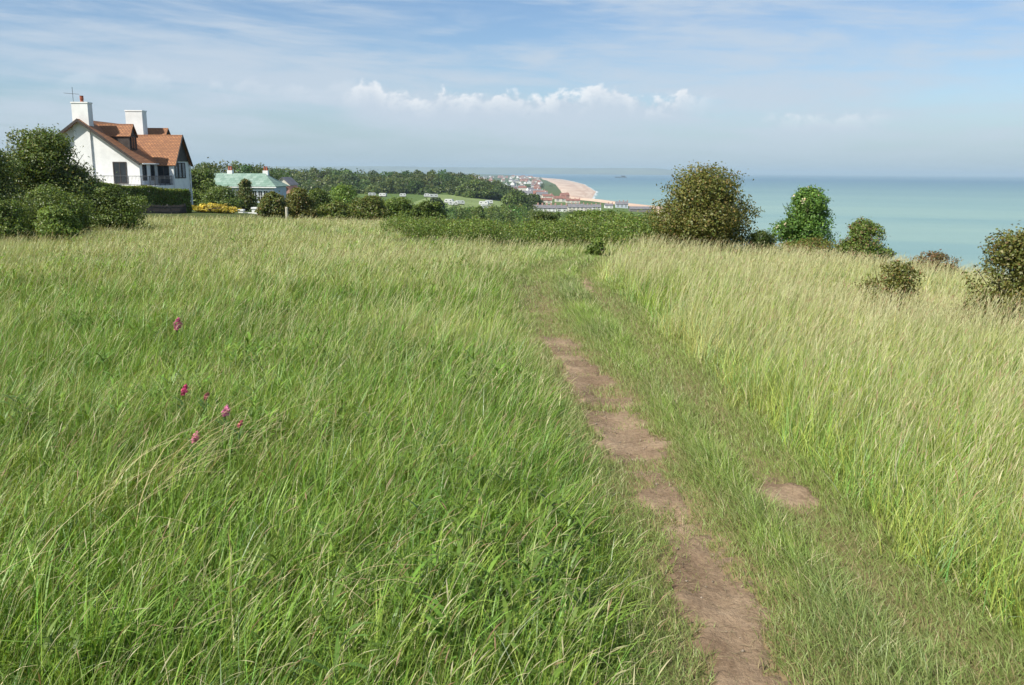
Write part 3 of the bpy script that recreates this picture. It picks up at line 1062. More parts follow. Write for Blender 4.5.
# ------------------------------------------------------------------ the white house
def window(parent, origin, ux, w, h, cols=2, rows=1, fr=0.07, proud=0.05, name='window', frame_mat='timber'):
    """frame and pane standing on a wall face; ux = horizontal direction along the wall, outward = ux x up"""
    ux = Vector(ux)
    up = Vector((0, 0, 1))
    out = ux.cross(up)
    o0 = Vector(origin)
    f, g = MB(), MB()

    def bar(a0, a1, z0, z1, d0, d1, mb):
        p = [o0 + ux * a + up * z + out * d for d in (d0, d1) for a, z in ((a0, z0), (a1, z0), (a1, z1), (a0, z1))]
        mb.poly(p, [(0, 3, 2, 1), (4, 5, 6, 7), (0, 1, 5, 4), (1, 2, 6, 5), (2, 3, 7, 6), (3, 0, 4, 7)])
    bar(0, fr, 0, h, 0.003, proud, f)
    bar(w - fr, w, 0, h, 0.003, proud, f)
    bar(fr, w - fr, 0, fr, 0.003, proud, f)
    bar(fr, w - fr, h - fr, h, 0.003, proud, f)
    for i in range(1, cols):
        bar(w * i / cols - fr * 0.4, w * i / cols + fr * 0.4, fr, h - fr, 0.003, proud - 0.006, f)
    for i in range(1, rows):
        bar(fr, w - fr, h * i / rows - fr * 0.35, h * i / rows + fr * 0.35, 0.003, proud - 0.012, f)
    bar(fr * 0.5, w - fr * 0.5, fr * 0.5, h - fr * 0.5, 0.004, 0.018, g)
    fo = f.build(name, M[frame_mat], parent)
    g.build('pane', M['glass'], fo)
    return fo


def build_white_house():
    h = empty('white_house', (at(80.4, 121, 82.5)[0], 82.5, -2.2), 'white rendered house with steep orange tiled roofs and two tall white chimneys', 'house')
    EA, RI, sl = 4.55, 8.3, 0.721
    D = 8.2
    w = MB()
    w.extrude([(-6.3, 0, -0.6), (5.2, 0, -0.6), (5.2, 0, EA), (0, 0, RI - 0.03), (-6.3, 0, RI - 6.3 * sl)], (0, D, 0))
    w.box((-3.0, 8.203, -0.6), (3.6, 12.6, 6.45))
    # sea-facing wing
    w.extrude([(6.9, 3.9, -0.6), (6.9, 8.1, -0.6), (6.9, 8.1, 4.5), (6.9, 6.0, 7.1), (6.9, 3.9, 4.5)], (-3.0, 0, 0))
    w.build('wall', M['white'], h)
    rf = MB()

    def aslope(a):
        return RI - abs(a) * sl
    ov = 0.6
    rf.slab([(0, -ov, RI + 0.1), (5.5, -ov, RI + 0.1 - 5.5 * sl), (5.5, D + ov, RI + 0.1 - 5.5 * sl), (0, D + ov, RI + 0.1)], 0.12)
    rf.slab([(0, -ov, RI + 0.1), (-6.8, -ov, RI + 0.1 - 6.8 * sl), (-6.8, D + ov, RI + 0.1 - 6.8 * sl), (0, D + ov, RI + 0.1)], 0.12)
    roof = rf.build('roof', M['tile_orange'], h)

    def cross_gable(b0, b1, a_end, eave, ridge, name, a_in, over=0.22):
        mid = (b0 + b1) / 2
        k = (ridge - eave) / (mid - b0)
        q = MB()
        # slopes run from inside the main roof out to the gable end; eave lines stop at the main slope
        e0 = b0 - over
        ez = ridge - (mid - e0) * k

        def a_at(z):
            return max(0.0, (RI - z) / sl - 0.25)
        q.slab([(a_at(ridge), mid, ridge), (a_end, mid, ridge), (a_end, e0, ez), (a_at(ez), e0, ez)], 0.1)
        q.slab([(a_at(ridge), mid, ridge), (a_end, mid, ridge), (a_end, 2 * mid - e0, ez), (a_at(ez), 2 * mid - e0, ez)], 0.1)
        return q.build(name, M['tile_orange'], h)
    cross_gable(3.9, 8.1, 7.2, 4.5, 7.25, 'wing_roof', 1.5)
    for b0, b1, ae, ev, rd in ((1.4, 3.0, 3.85, 7.05, 8.1), (9.5, 12.6, 3.7, 6.5, 8.15)):
        dr = cross_gable(b0, b1, ae + 0.15, ev, rd, 'dormer', 0.2, 0.12)
        q = MB()
        mid = (b0 + b1) / 2
        q.extrude([(ae, b0, 5.2), (ae, b1, 5.2), (ae, b1, ev), (ae, mid, rd - 0.12), (ae, b0, ev)], (-2.6, 0, 0))
        q.build('dormer_cheek', M['timber'], dr)
        window(dr, (ae, b0 + 0.25, 5.75), (0, 1, 0), b1 - b0 - 0.5, 1.2, 2)
    q = MB()
    q.slab([(-3.2, 11.05, 8.15), (0.4, 11.05, 8.15), (0.4, 9.38, 6.37), (-3.2, 9.38, 6.37)], 0.1)
    q.slab([(-3.2, 11.05, 8.15), (0.4, 11.05, 8.15), (0.4, 12.72, 6.37), (-3.2, 12.72, 6.37)], 0.1)
    q.build('rear_roof', M['tile_orange'], h)
    # dark barge boards on the front gable and on the wing gable
    for s in (-1, 1):
        bb = MB()
        e = 5.55 if s > 0 else 6.85
        bb.extrude([(0, -ov - 0.03, RI + 0.12), (s * e, -ov - 0.03, RI + 0.12 - e * sl), (s * e, -ov - 0.03, RI - 0.14 - e * sl), (0, -ov - 0.03, RI - 0.16)], (0, -0.05, 0))
        bb.build('barge_board', M['timber'], h)
    for s in (-1, 1):
        bb = MB()
        bb.extrude([(7.22, 6.0, 7.27), (7.22, 6.0 + s * 2.35, 7.27 - 2.35 * 1.31), (7.22, 6.0 + s * 2.35, 7.02 - 2.35 * 1.31), (7.22, 6.0, 6.98)], (0.05, 0, 0))
        bb.build('barge_board', M['timber'], h)
    q = MB()
    q.extrude([(6.905, 4.0, 4.62), (6.905, 8.0, 4.62), (6.905, 6.0, 7.05)], (0.06, 0, 0))
    q.build('gable_boarding', M['timber'], h)
    # chimneys
    for (a0, a1, b0, b1, z0, top, pots) in ((-0.66, 0.86, -0.16, 0.75, -0.6, 9.85, 1), (0.2, 1.95, 9.2, 10.3, 6.5, 9.75, 0)):
        q = MB()
        q.box((a0, b0, z0), (a1, b1, top))
        ch = q.build('chimney', M['white'], h)
        q = MB()
        q.box((a0 - 0.05, b0 - 0.05, top - 0.02), (a1 + 0.05, b1 + 0.05, top + 0.10))
        q.build('cap', M['white_paint'], ch)
        for i in range(pots):
            q = MB()
            q.tube([(0.28, 0.05, top), (0.28, 0.05, top + 0.3), (0.28, 0.05, top + 0.31), (0.28, 0.05, top + 0.62), (0.28, 0.05, top + 0.66)], [0.17, 0.14, 0.17, 0.16, 0.19], 10)
            q.build('pot', M['terracotta'], ch)
    ae = MB()
    ae.tube([(-0.55, 0.1, 9.4), (-0.55, 0.1, 11.3)], 0.022, 5)
    ae.tube([(-1.35, 0.1, 10.75), (0.05, 0.1, 10.65)], 0.015, 4)
    for i in range(8):
        xx = -1.3 + i * 0.18
        zz = 10.75 - (xx + 1.35) * 0.07
        ae.tube([(xx, -0.15, zz), (xx, 0.35, zz)], 0.01, 4)
    ae.build('aerial', M['dark_metal'], h)
    # windows and doors of the upper floor
    window(h, (2.7, 0, 2.45), (1, 0, 0), 1.3, 2.05, 2, 1, 0.09, name='balcony_door')
    window(h, (5.2, 0.6, 2.75), (0, 1, 0), 0.9, 1.65, 1)
    window(h, (5.2, 2.45, 2.75), (0, 1, 0), 0.9, 1.65, 1)
    window(h, (5.35, 3.9, 2.45), (1, 0, 0), 1.1, 1.95, 2, 1, 0.08, name='balcony_door')
    for i in range(3):
        window(h, (6.9, 4.2 + i * 0.95, 2.95), (0, 1, 0), 0.86, 1.55, 1, 1, 0.09)
    # raised terrace with railing
    q = MB()
    q.box((-1.2, -1.7, -0.6), (5.2, -0.003, 2.3))
    q.box((5.203, -1.7, -0.6), (6.85, 3.895, 2.3))
    q.build('terrace', M['white'], h)
    q = MB()
    for a, b in (((-1.1, -1.6), (6.75, -1.6)), ((6.75, -1.6), (6.75, 3.8))):
        a, b = Vector(a), Vector(b)
        n = int((b - a).length / 0.13)
        for i in range(n + 1):
            p = a + (b - a) * i / n
            q.tube([(p.x, p.y, 2.3), (p.x, p.y, 3.2)], 0.014 if i % 9 else 0.035, 4)
        for z in (2.4, 3.2):
            q.tube([(a.x, a.y, z), (b.x, b.y, z)], 0.024, 4)
    q.build('railing', M['dark_metal'], h)
    q = MB()
    q.tube([(7.02, 8.05, -0.5), (7.02, 8.05, 4.3)], 0.07, 8)
    q.build('drainpipe', M['white_paint'], h)
    q = MB()
    q.tube([(5.6, -0.2, 4.33), (5.6, 3.6, 4.33)], 0.06, 6)
    q.build('gutter', M['white_paint'], h)


build_white_house()


def build_green_house():
    Y = 165.0
    x0, x1 = -65.5, -45.2
    zE = at(280, 186.5, Y)[2]
    zR = at(235, 173.2, Y + 4)[2]
    base = zE - 3.3
    h = empty('green_roofed_house', (x0, Y, base), 'pale house with a green hipped tile roof and two white chimneys', 'house')
    L = x1 - x0
    w = MB()
    w.box((0.5, 0.5, -1.5), (L - 0.5, 9.5, 3.25))
    w.build('wall', M['blue_wall'], h)
    E, Rr = 3.3, zR - base
    r = MB()
    a, b, c, d = (0, 0, E), (L, 0, E), (L, 10, E), (0, 10, E)
    p, q = (3.2, 5, Rr), (L - 3.4, 5, Rr)
    for poly in ([a, b, q, p], [c, d, p, q], [b, c, q], [d, a, p]):
        r.slab(poly, 0.12)
    r.build('roof', M['tile_green'], h)
    g = MB()
    g.box((-0.1, -0.12, E - 0.28), (L + 0.1, -0.003, E - 0.09))
    g.build('fascia', M['white_paint'], h)
    for cx, cy in ((at(230, 172, Y + 5)[0] - x0, 5.2), (at(265, 172, Y + 5)[0] - x0, 5.6)):
        k = MB()
        k.box((cx - 0.5, cy - 0.5, Rr - 1.6), (cx + 0.5, cy + 0.5, Rr + 0.55))
        ch = k.build('chimney', M['white'], h)
        for j in (-0.22, 0.22):
            k = MB()
            k.tube([(cx + j, cy, Rr + 0.55), (cx + j, cy, Rr + 1.35)], [0.2, 0.15], 8)
            k.build('pot', M['terracotta'], ch)
    for i in range(8):
        window(h, (L - 8.9 + i * 1.06, 0.5, 0.4), (1, 0, 0), 0.9, 2.1, 2, 2, 0.08, 0.06, frame_mat='white_paint')
    window(h, (4.5, 0.5, 0.8), (1, 0, 0), 1.6, 1.4, 2, 2, 0.08, 0.06, frame_mat='white_paint')
    # pink gabled house right behind it, and the grey one beyond
    for nm, lab, px0, px1, pye, pyr, YY, wm, rm in (
            ('pink_house', 'small pink walled house at the right end of the green roof', 279, 296, 194, 186, 190, 'pink_brick', 'red_roof'),
            ('grey_gabled_house', 'grey gabled roof peeping up behind the green roofed house', 274, 291, 184.5, 177.0, 215, 'cream', 'slate')):
        a, b = at(px0, pye, YY), at(px1, pye, YY)
        zr = at((px0 + px1) / 2, pyr, YY)[2]
        ww = b[0] - a[0]
        g0 = float(T(a[0], YY)) - 0.5
        o = empty(nm, (a[0], YY, g0), lab, 'house')
        q = MB()
        q.extrude([(0.3, 0, 0), (ww - 0.3, 0, 0), (ww - 0.3, 0, a[2] - g0), (ww / 2, 0, zr - g0 - 0.25), (0.3, 0, a[2] - g0)], (0, 8, 0))
        q.build('wall', M[wm], o)
        q = MB()
        q.slab([(0, -0.3, a[2] - g0 - 0.1), (ww / 2, -0.3, zr - g0), (ww / 2, 8.3, zr - g0), (0, 8.3, a[2] - g0 - 0.1)], 0.15)
        q.slab([(ww, -0.3, a[2] - g0 - 0.1), (ww / 2, -0.3, zr - g0), (ww / 2, 8.3, zr - g0), (ww, 8.3, a[2] - g0 - 0.1)], 0.15)
        q.build('roof', M[rm], o)
        window(o, (ww / 2 - 0.6, 0, (a[2] - g0) * 0.6), (1, 0, 0), 1.2, 1.2, 2, frame_mat='white_paint')


build_green_house()

# gate piers, low wall and marker post on the crest
for px, pyt, pyb, wd, lab in ((257, 207.3, 215, 0.75, 'white garden gate pier standing before the pale blue veranda'),
                              (241.5, 209.3, 215, 0.45, 'smaller white pier at the end of the yellow flowering mound')):
    p = at(px, pyb, 84)
    zt = at(px, pyt, 84)[2]
    g = float(T(p[0], 84)) - 0.2
    o = empty('gate_pier', (p[0], 84, g), lab, 'pier', 'white gate piers')
    q = MB()
    q.box((-wd / 2, -wd / 2, 0), (wd / 2, wd / 2, zt - g - 0.14))
    q.build('shaft', M['white'], o)
    q = MB()
    q.box((-wd / 2 - 0.06, -wd / 2 - 0.06, zt - g - 0.14), (wd / 2 + 0.06, wd / 2 + 0.06, zt - g))
    q.build('cap', M['white_paint'], o)
q = MB()
pa, pb = at(243, 214, 84.5), at(255, 214, 84.5)
q.box((pa[0], 84.4, float(T(pa[0], 84.4)) - 0.3), (pb[0], 84.65, at(250, 213.2, 84.5)[2]))
q.box((pa[0] - 0.02, 84.36, at(250, 213.2, 84.5)[2]), (pb[0] + 0.02, 84.69, at(250, 213.2, 84.5)[2] + 0.07))
tag(q.build('garden_wall', M['white']), 'low white wall between the two gate piers', 'wall')
p = at(287, 218, 46)
g = float(T(p[0], 46))
q = MB()
zt = at(287, 207, 46)[2]
q.tube([(p[0], 46, g - 0.2), (p[0], 46, zt - 0.05), (p[0], 46, zt)], [0.075, 0.075, 0.04], 8)
tag(q.build('marker_post', M['pale_wood']), 'pale wooden marker post standing in the meadow below the pink house', 'post')


# ------------------------------------------------------------------ far woodland and trees
def wood_crowns(trees, per, leaf, cols, seed):
    """trees: (x, y, z0, height, width)"""
    rng = np.random.default_rng(seed)
    V, Fc, C = [], [], []
    b0 = 0
    for i, (x, y, z, h, w) in enumerate(trees):
        L = []
        for j in range(9):
            a = rng.random() * 6.28
            t = rng.random() ** 0.5 * 0.34 * w
            lr = w * rng.uniform(0.2, 0.33)
            zz = z + h - lr * 0.8 - rng.random() ** 1.3 * h * 0.62
            L.append((x + t * math.cos(a), y + t * math.sin(a), zz, lr, lr, lr * 0.8))
        L.append((x, y, z + h * 0.55, w * 0.42, w * 0.42, h * 0.42))
        tint = 1 + 0.22 * rng.normal()
        v, f, c = lobe_leaves(L, per, leaf, cols, rng, 0.05, zmin=-999)
        c = c * max(0.55, tint) * np.array([1 + 0.12 * rng.normal(), 1, 1])
        V.append(v)
        Fc.append(f + b0)
        C.append(c)
        b0 += len(v)
    return np.concatenate(V), np.concatenate(Fc), np.concatenate(C)


W_COLS = [(0.070, 0.118, 0.036), (0.095, 0.145, 0.044), (0.055, 0.095, 0.030)]


def build_woods():
    rng = np.random.default_rng(81)
    ox = [262, 285, 300, 330, 345, 370, 395, 420, 450, 470, 485, 500, 515, 530, 540]
    ot = [167, 166.5, 168, 166, 168.5, 171, 170, 169.5, 170, 173, 177, 182, 188, 196, 203]
    tr = []
    for row, (Y, lowr) in enumerate(((830, 0.0), (800, 1.5), (765, 4.5), (730, 9.0), (700, 13.0))):
        px = 258 + rng.random() * 8
        while px < 540 - row * 3:
            top = np.interp(px, ox, ot) + lowr * (0.6 + 0.8 * rng.random()) + rng.normal() * 0.9
            Yj = Y + rng.normal() * 12
            p = at(px, top, Yj)
            g = float(T(p[0], Yj))
            h = p[2] - g
            if h > 4:
                tr.append((p[0], Yj, g, h, rng.uniform(13, 20)))
            px += rng.uniform(8, 13)
    v, f, c = wood_crowns(tr, 800, 1.8, W_COLS, 82)
    tag(quads('woodland', v, f, M['leaf'], None, c), 'dark green broadleaved wood on the hillside behind the caravan meadow', 'woodland', None, 'stuff')
    tr = []
    for row, (Y, lowr) in enumerate(((330, 0.0), (305, 2.5))):
        px = 186 + rng.random() * 4
        while px < 282:
            top = np.interp(px, [186, 195, 205, 215, 228, 240, 252, 262, 275, 284], [169, 166, 162, 160.5, 159.5, 160, 162, 162.5, 167, 169]) + lowr + rng.normal() * 0.5
            p = at(px, top, Y)
            g = float(T(p[0], Y))
            tr.append((p[0], Y + rng.normal() * 6, g, p[2] - g, rng.uniform(7, 11)))
            px += rng.uniform(8, 13)
    v, f, c = wood_crowns(tr, 900, 0.8, W_COLS, 83)
    tag(quads('woodland', v, f, M['leaf'], None, c), 'clump of dark trees rising behind the green roofed house', 'woodland', None, 'stuff')
    # hedges, gardens and scrub of the plain, too far to count
    tr = []
    for i in range(260):
        Y = math.exp(rng.uniform(math.log(700), math.log(6500)))
        cx = float(coast(Y))
        x = cx - 90 - rng.random() ** 0.8 * Y * 0.22 - (40 if Y < 1300 else 0)
        g = float(T(x, Y))
        if g < SEA + 1:
            continue
        tr.append((x, Y, g, rng.uniform(5, 10), rng.uniform(8, 16) * (1 + Y / 6000)))
    v, f, c = wood_crowns(tr, 150, 2.2, W_COLS, 84)
    tag(quads('garden_trees', v, f, M['leaf'], None, c), 'scattered dark trees and hedges among the houses of the distant town', 'trees', None, 'stuff')
    # scrub on the far valley side
    tr = []
    for i in range(170):
        px = rng.uniform(525, 700)
        Y = rng.uniform(330, 700)
        p = at(px, 210, Y)
        g = float(T(p[0], Y))
        vis = hit(px, 205, 80)
        if 425 < px < 520 and 470 < Y < 760:
            continue
        tr.append((p[0], Y, g - 1, rng.uniform(3, 5.5), rng.uniform(5, 9)))
    for i in range(95):
        px, Y = rng.uniform(418, 535), rng.uniform(330, 460)
        top = rng.uniform(206, 211) if rng.random() < 0.6 else rng.uniform(202, 207)
        p = at(px, top, Y)
        g = float(T(p[0], Y))
        if p[2] - g > 0.8:
            tr.append((p[0], Y, g - 1, p[2] - g + 1, rng.uniform(3.5, 7)))
    v, f, c = wood_crowns(tr, 200, 0.7, W_COLS + G_MID, 85)
    tag(quads('hillside_scrub', v, f, M['leaf'], None, c), 'low scrub on the slope between the brambles and the village', 'scrub', None, 'stuff')
    for nm, lab, a, b, t, bt, Y, cols in (
            ('oak_tree', 'round pale green tree at the right end of the wood above the village', 500, 531, 190, 213, 500, G_MID + W_COLS),
            ('oak_tree', 'dark rounded tree between the caravans and the terraces', 520, 545, 194, 212, 620, W_COLS),
            ('ash_tree', 'small bluish green tree standing left of the white caravans', 426, 449, 198, 212, 380, [(0.05, 0.085, 0.04), (0.065, 0.105, 0.045)]),
            ('oak_tree', 'lighter round tree at the front edge of the wood', 455, 500, 181, 203, 660, G_MID + W_COLS),
            ('ash_tree', 'small green tree beside the white gable below the wood', 474, 486, 206, 214, 300, G_MID)):
        px_bush(nm, lab, 'tree', a, b, t, bt, Y, leaf=Y * 0.0022, n=3600, cols=cols, seed=int(a), lobes=18, stem='trunk', group='single trees at the edge of the wood')


build_woods()


# ------------------------------------------------------------------ caravans, terraces, town, pier
def caravan_mesh(L, Wd, Hh):
    q = MB()
    prof = [(-L / 2 + 0.25, 0.55), (L / 2 - 0.25, 0.55), (L / 2, 1.0), (L / 2 - 0.1, Hh * 0.75), (L / 2 - 0.5, Hh), (-L / 2 + 0.5, Hh), (-L / 2 + 0.1, Hh * 0.75), (-L / 2, 1.0)]
    q.extrude([(x, -Wd / 2, z) for x, z in prof], (0, Wd, 0))
    return q


_cv = [(427, 196.5, 5.5, 'tiny white tent shaped caravan at the left end of the meadow'), (433.5, 197, 8, 'white caravan beside the tent shaped one under the trees'),
       (449, 202.5, 7, 'white caravan nearest the bluish green tree'), (453.5, 205, 8, 'low white caravan in front on the left of the meadow'),
       (460, 204, 7, 'white caravan in the middle of the left hand cluster'), (484, 204.5, 8, 'long white caravan alone at the right of the meadow'),
       (489, 203.2, 7, 'grey white caravan behind the long one on the right'), (372, 195.5, 7, 'white caravan glimpsed through trees left of the others'),
       (383, 196, 7, 'second glimpsed white caravan under the wood edge'), (403, 196.3, 6, 'pale caravan under the wood between the glimpsed pair and the tent shaped one'),
       (486, 208.5, 8, 'white caravan lowest in the meadow by the small green tree')]
for i, (px, py, L, lab) in enumerate(_cv):
    p = hit(px, py + 0.8, 120)
    Y = p[1]
    g = float(T(p[0], Y))
    o = empty('caravan', (p[0], Y, g), lab, 'caravan', 'caravans in the meadow below the wood', rz=0.3 * math.sin(i * 2.1))
    L *= 0.78
    caravan_mesh(L, 2.3, 2.6).build('body', M['paint_grey'], o)
    for sx in (-0.25, 0.25):
        window(o, (sx * L - 0.6, -1.15, 1.4), (1, 0, 0), 1.2, 0.7, 1, 1, 0.08, 0.04, frame_mat='white_paint')
    q = MB()
    q.tube([(0, -1.16, 0.35), (0, -0.95, 0.35)], 0.35, 10)
    q.tube([(0, 0.95, 0.35), (0, 1.16, 0.35)], 0.35, 10)
    q.box((-L / 2 + 0.4, -1.05, 0.1), (-0.6, 1.05, 0.55))
    q.box((0.6, -1.05, 0.1), (L / 2 - 0.4, 1.05, 0.55))
    q.build('wheel', M['timber'], o)

# meadow round the caravans: a paler grass field
def build_meadow():
    xs = np.linspace(at(424, 200, 590)[0], at(522, 200, 590)[0], 40)
    ys = np.linspace(460, 690, 30)
    x, y, f = grid_mesh(xs, ys)
    z = T(x, y) + 0.15
    e = (np.abs((x - xs.mean()) / (xs[-1] - xs[0]) * 2) > 0.98) | (y < 463) | (y > 687)
    z = np.where(e, z - 0.5, z)
    tag(quads('meadow', np.stack([x, y, z], 1), f, M['meadow'], smooth=True), kind='structure')


M['meadow'] = mat_plain('mown_meadow', (0.175, 0.225, 0.085), 0.95, 0.15, 0.05, 0.1)
build_meadow()


def terrace(px0, px1, pyb, pyt, Y, lab, wall, roof, bays, nm='terraced_houses', dep=9.0, cat='terrace', chim=True):
    Y = float(np.clip(hit((px0 + px1) / 2, pyb, 200)[1], 500, 1600))
    a, b = at(px0, pyb, Y), at(px1, pyb, Y)
    zt = at((px0 + px1) / 2, pyt, Y)[2]
    g = a[2]
    w = b[0] - a[0]
    H = zt - g
    ev = max(H * 0.58, H - 4.5)
    o = empty(nm, (a[0], Y, g), lab, cat, 'houses of the village below')
    q = MB()
    q.extrude([(0, 0, -1), (0, dep, -1), (0, dep, ev), (0, dep / 2, H - 0.2), (0, 0, ev)], (w, 0, 0))
    q.build('wall', M[wall], o)
    q = MB()
    q.slab([(-0.3, -0.4, ev - 0.15), (w + 0.3, -0.4, ev - 0.15), (w + 0.3, dep / 2, H), (-0.3, dep / 2, H)], 0.2)
    q.slab([(-0.3, dep + 0.4, ev - 0.15), (w + 0.3, dep + 0.4, ev - 0.15), (w + 0.3, dep / 2, H), (-0.3, dep / 2, H)], 0.2)
    r = q.build('roof', M[roof], o)
    for i in range(bays):
        if chim:
            q = MB()
            cx = w * (i + 1) / bays - 0.8
            q.box((cx, dep / 2 - 0.5, H - 0.8), (cx + 1.1, dep / 2 + 0.5, H + 1.3))
            q.build('chimney', M['pink_brick'], r)
        for z in (0.16, 0.58):
            cx = w * (i + 0.25) / bays
            window(o, (cx, 0, ev * z + 0.2), (1, 0, 0), w / bays * 0.5, ev * 0.26, 2, 1, 0.12, 0.06, frame_mat='white_paint')
    return o


terrace(534, 556, 212.2, 205.0, 900, 'long white terrace with grey roof at the left of the village', 'white', 'slate', 5)
terrace(557, 567, 212.0, 205.3, 910, 'short grey roofed white block next to the long terrace', 'white', 'slate', 2)
terrace(568, 584, 211.6, 203.8, 920, 'grey roofed terrace in the middle of the village row', 'cream', 'slate', 4)
terrace(584, 592, 211.2, 204.6, 940, 'low cream cottage with slate roof between terrace and white house', 'cream', 'slate', 2)
terrace(592, 601, 210.8, 204.4, 930, 'bright white gabled house at the right of the village row', 'white', 'slate', 2)
terrace(555, 566, 202.0, 196.0, 1180, 'red roofed house nearest the shingle beach', 'cream', 'red_roof', 2)
terrace(566, 580, 203.0, 198.8, 1120, 'long low red roofed row behind the grey terrace', 'cream', 'red_roof', 3)
terrace(540, 552, 203.5, 198.0, 1150, 'brown roofed house half hidden by trees behind the long terrace', 'cream', 'red_roof', 2)
terrace(605, 613, 208.2, 203.6, 960, 'small white cottage close to the sea wall', 'white', 'slate', 2)
terrace(616, 628, 208.0, 201.5, 940, 'grey tall house standing by itself near the shore', 'blue_wall', 'slate', 3)
terrace(630, 652, 212.0, 206.6, 870, 'long dark roofed shed beside the shore left of the hawthorn', 'old_wood', 'slate', 0, 'boat_shed', 12, 'shed', False)


def small_house(w, d, e, r, wm, rm):
    q = MB()
    q.extrude([(-w / 2, -d / 2, -1.5), (-w / 2, d / 2, -1.5), (-w / 2, d / 2, e), (-w / 2, 0, r - 0.2), (-w / 2, -d / 2, e)], (w, 0, 0))
    q.cur = 1
    q.slab([(-w / 2 - 0.3, -d / 2 - 0.4, e - 0.2), (w / 2 + 0.3, -d / 2 - 0.4, e - 0.2), (w / 2 + 0.3, 0, r), (-w / 2 - 0.3, 0, r)], 0.2)
    q.slab([(-w / 2 - 0.3, d / 2 + 0.4, e - 0.2), (w / 2 + 0.3, d / 2 + 0.4, e - 0.2), (w / 2 + 0.3, 0, r), (-w / 2 - 0.3, 0, r)], 0.2)
    q.cur = 0
    q.box((w * 0.25, -0.5, r - 0.8), (w * 0.25 + 1.0, 0.5, r + 1.2))
    return q.build('town_house', [M[wm], M[rm]])


def build_town():
    rng = np.random.default_rng(91)
    kinds = [('white', 'slate', 'tiny far off white house with a grey roof in the seaside town'), ('cream', 'red_roof', 'tiny far off cream house with a red roof in the seaside town'),
             ('pink_brick', 'red_roof', 'tiny far off brick house with a red roof in the seaside town'), ('white', 'red_roof', 'tiny far off white house with a red roof in the seaside town'),
             ('cream', 'slate', 'tiny far off cream house with a grey roof in the seaside town')]
    protos = [None] * 5
    n = 0
    placed = []
    while n < 150:
        Y = math.exp(rng.uniform(math.log(1250), math.log(6800)))
        bw = float(np.interp(Y, [1250, 1500, 1900, 3000, 4500, 7000], [25, 70, 115, 130, 140, 110]))
        x = float(coast(Y)) - bw - 12 - rng.random() ** 1.6 * (60 + Y * 0.10)
        if any(abs(x - a) < 14 and abs(Y - b) < 14 for a, b in placed):
            continue
        placed.append((x, Y))
        k = int(rng.integers(0, 5))
        big = 0.8 + 0.4 * rng.random() + Y / 14000
        if protos[k] is None:
            o = protos[k] = small_house(13, 9, 5.5, 9, kinds[k][0], kinds[k][1])
        else:
            o = protos[k].copy()
            COL.objects.link(o)
        o.location = (x, Y, float(T(x, Y)))
        o.rotation_euler = (0, 0, rng.choice([0, 1.57]) + rng.normal() * 0.25)
        o.scale = (big * rng.uniform(0.8, 1.5), big, big * rng.uniform(0.85, 1.15))
        tag(o, kinds[k][2], 'house', kinds[k][2].replace('tiny far off', 'far off').replace(' house', ' houses'))
        n += 1
    # pier head out at sea
    Y = 6400.0
    p = at(621, 178, Y)
    o = empty('pier', (p[0], Y, SEA), 'dark pier head on piles far out in the water off the beach', 'pier')
    q = MB()
    q.box((-46, -9, 7), (42, 9, 9.5))
    q.build('deck', M['dark_metal'], o)
    q = MB()
    q.box((2, -7, 9.5), (30, 7, 15))
    q.slab([(0, -8, 15), (32, -8, 15), (32, 0, 18), (0, 0, 18)], 0.4)
    q.slab([(0, 8, 15), (32, 8, 15), (32, 0, 18), (0, 0, 18)], 0.4)
    q.build('pavilion', M['dark_metal'], o)
    q = MB()
    for i in range(12):
        for yy in (-7, 0, 7):
            q.tube([(-42 + i * 7.3, yy, -3), (-42 + i * 7.3, yy, 7)], 0.9, 6)
    q.build('piles', M['dark_metal'], o)


build_town()


# ------------------------------------------------------------------ grass
def ribbons(B, L, w, az, th0, th1, face, c0, c1, K, prof):
    """curved tapered ribbons. B base, L length, az lean direction, th0->th1 angle from the vertical, face = direction of the width"""
    n = len(B)
    V = np.empty((n, K + 1, 2, 3), np.float32)
    C = np.empty((n, K + 1, 2, 3), np.float32)
    sd = np.stack([np.cos(face), np.sin(face), np.zeros(n)], 1)
    hd = np.stack([np.cos(az), np.sin(az)], 1)
    p = B.copy()
    for i in range(K + 1):
        t = i / K
        if i:
            th = th0 + (th1 - th0) * (t - 0.5 / K)
            s = L / K
            p = p + np.concatenate([hd * (np.sin(th) * s)[:, None], (np.cos(th) * s)[:, None]], 1)
        ww = (w * np.interp(t, prof[0], prof[1]) * 0.5)[:, None] * sd
        V[:, i, 0] = p - ww
        V[:, i, 1] = p + ww
        cc = c0 + (c1 - c0) * (t ** 1.5)
        C[:, i, 0] = cc
        C[:, i, 1] = cc
    idx = np.arange(n)[:, None] * (2 * (K + 1)) + np.arange(K)[None, :] * 2
    f = np.stack([idx, idx + 1, idx + 3, idx + 2], -1).reshape(-1, 4)
    return V.reshape(-1, 3), f, C.reshape(-1, 3), p, th1


BLADE = ([0, 0.25, 0.6, 0.85, 1.0], [0.75, 1.0, 0.8, 0.45, 0.06])
STEM = ([0, 1.0], [1.0, 0.6])
HEAD = ([0, 0.15, 0.45, 0.8, 1.0], [0.25, 0.8, 1.0, 0.6, 0.1])


class Heap:
    def __init__(s):
        s.V, s.F, s.C, s.n = [], [], [], 0

    def add(s, v, f, c):
        s.V.append(v)
        s.F.append(f + s.n)
        s.C.append(c)
        s.n += len(v)

    def build(s, name, label, cat, mat):
        o = quads(name, np.concatenate(s.V), np.concatenate(s.F), mat, None, np.concatenate(s.C))
        return tag(o, label, cat, None, 'stuff')


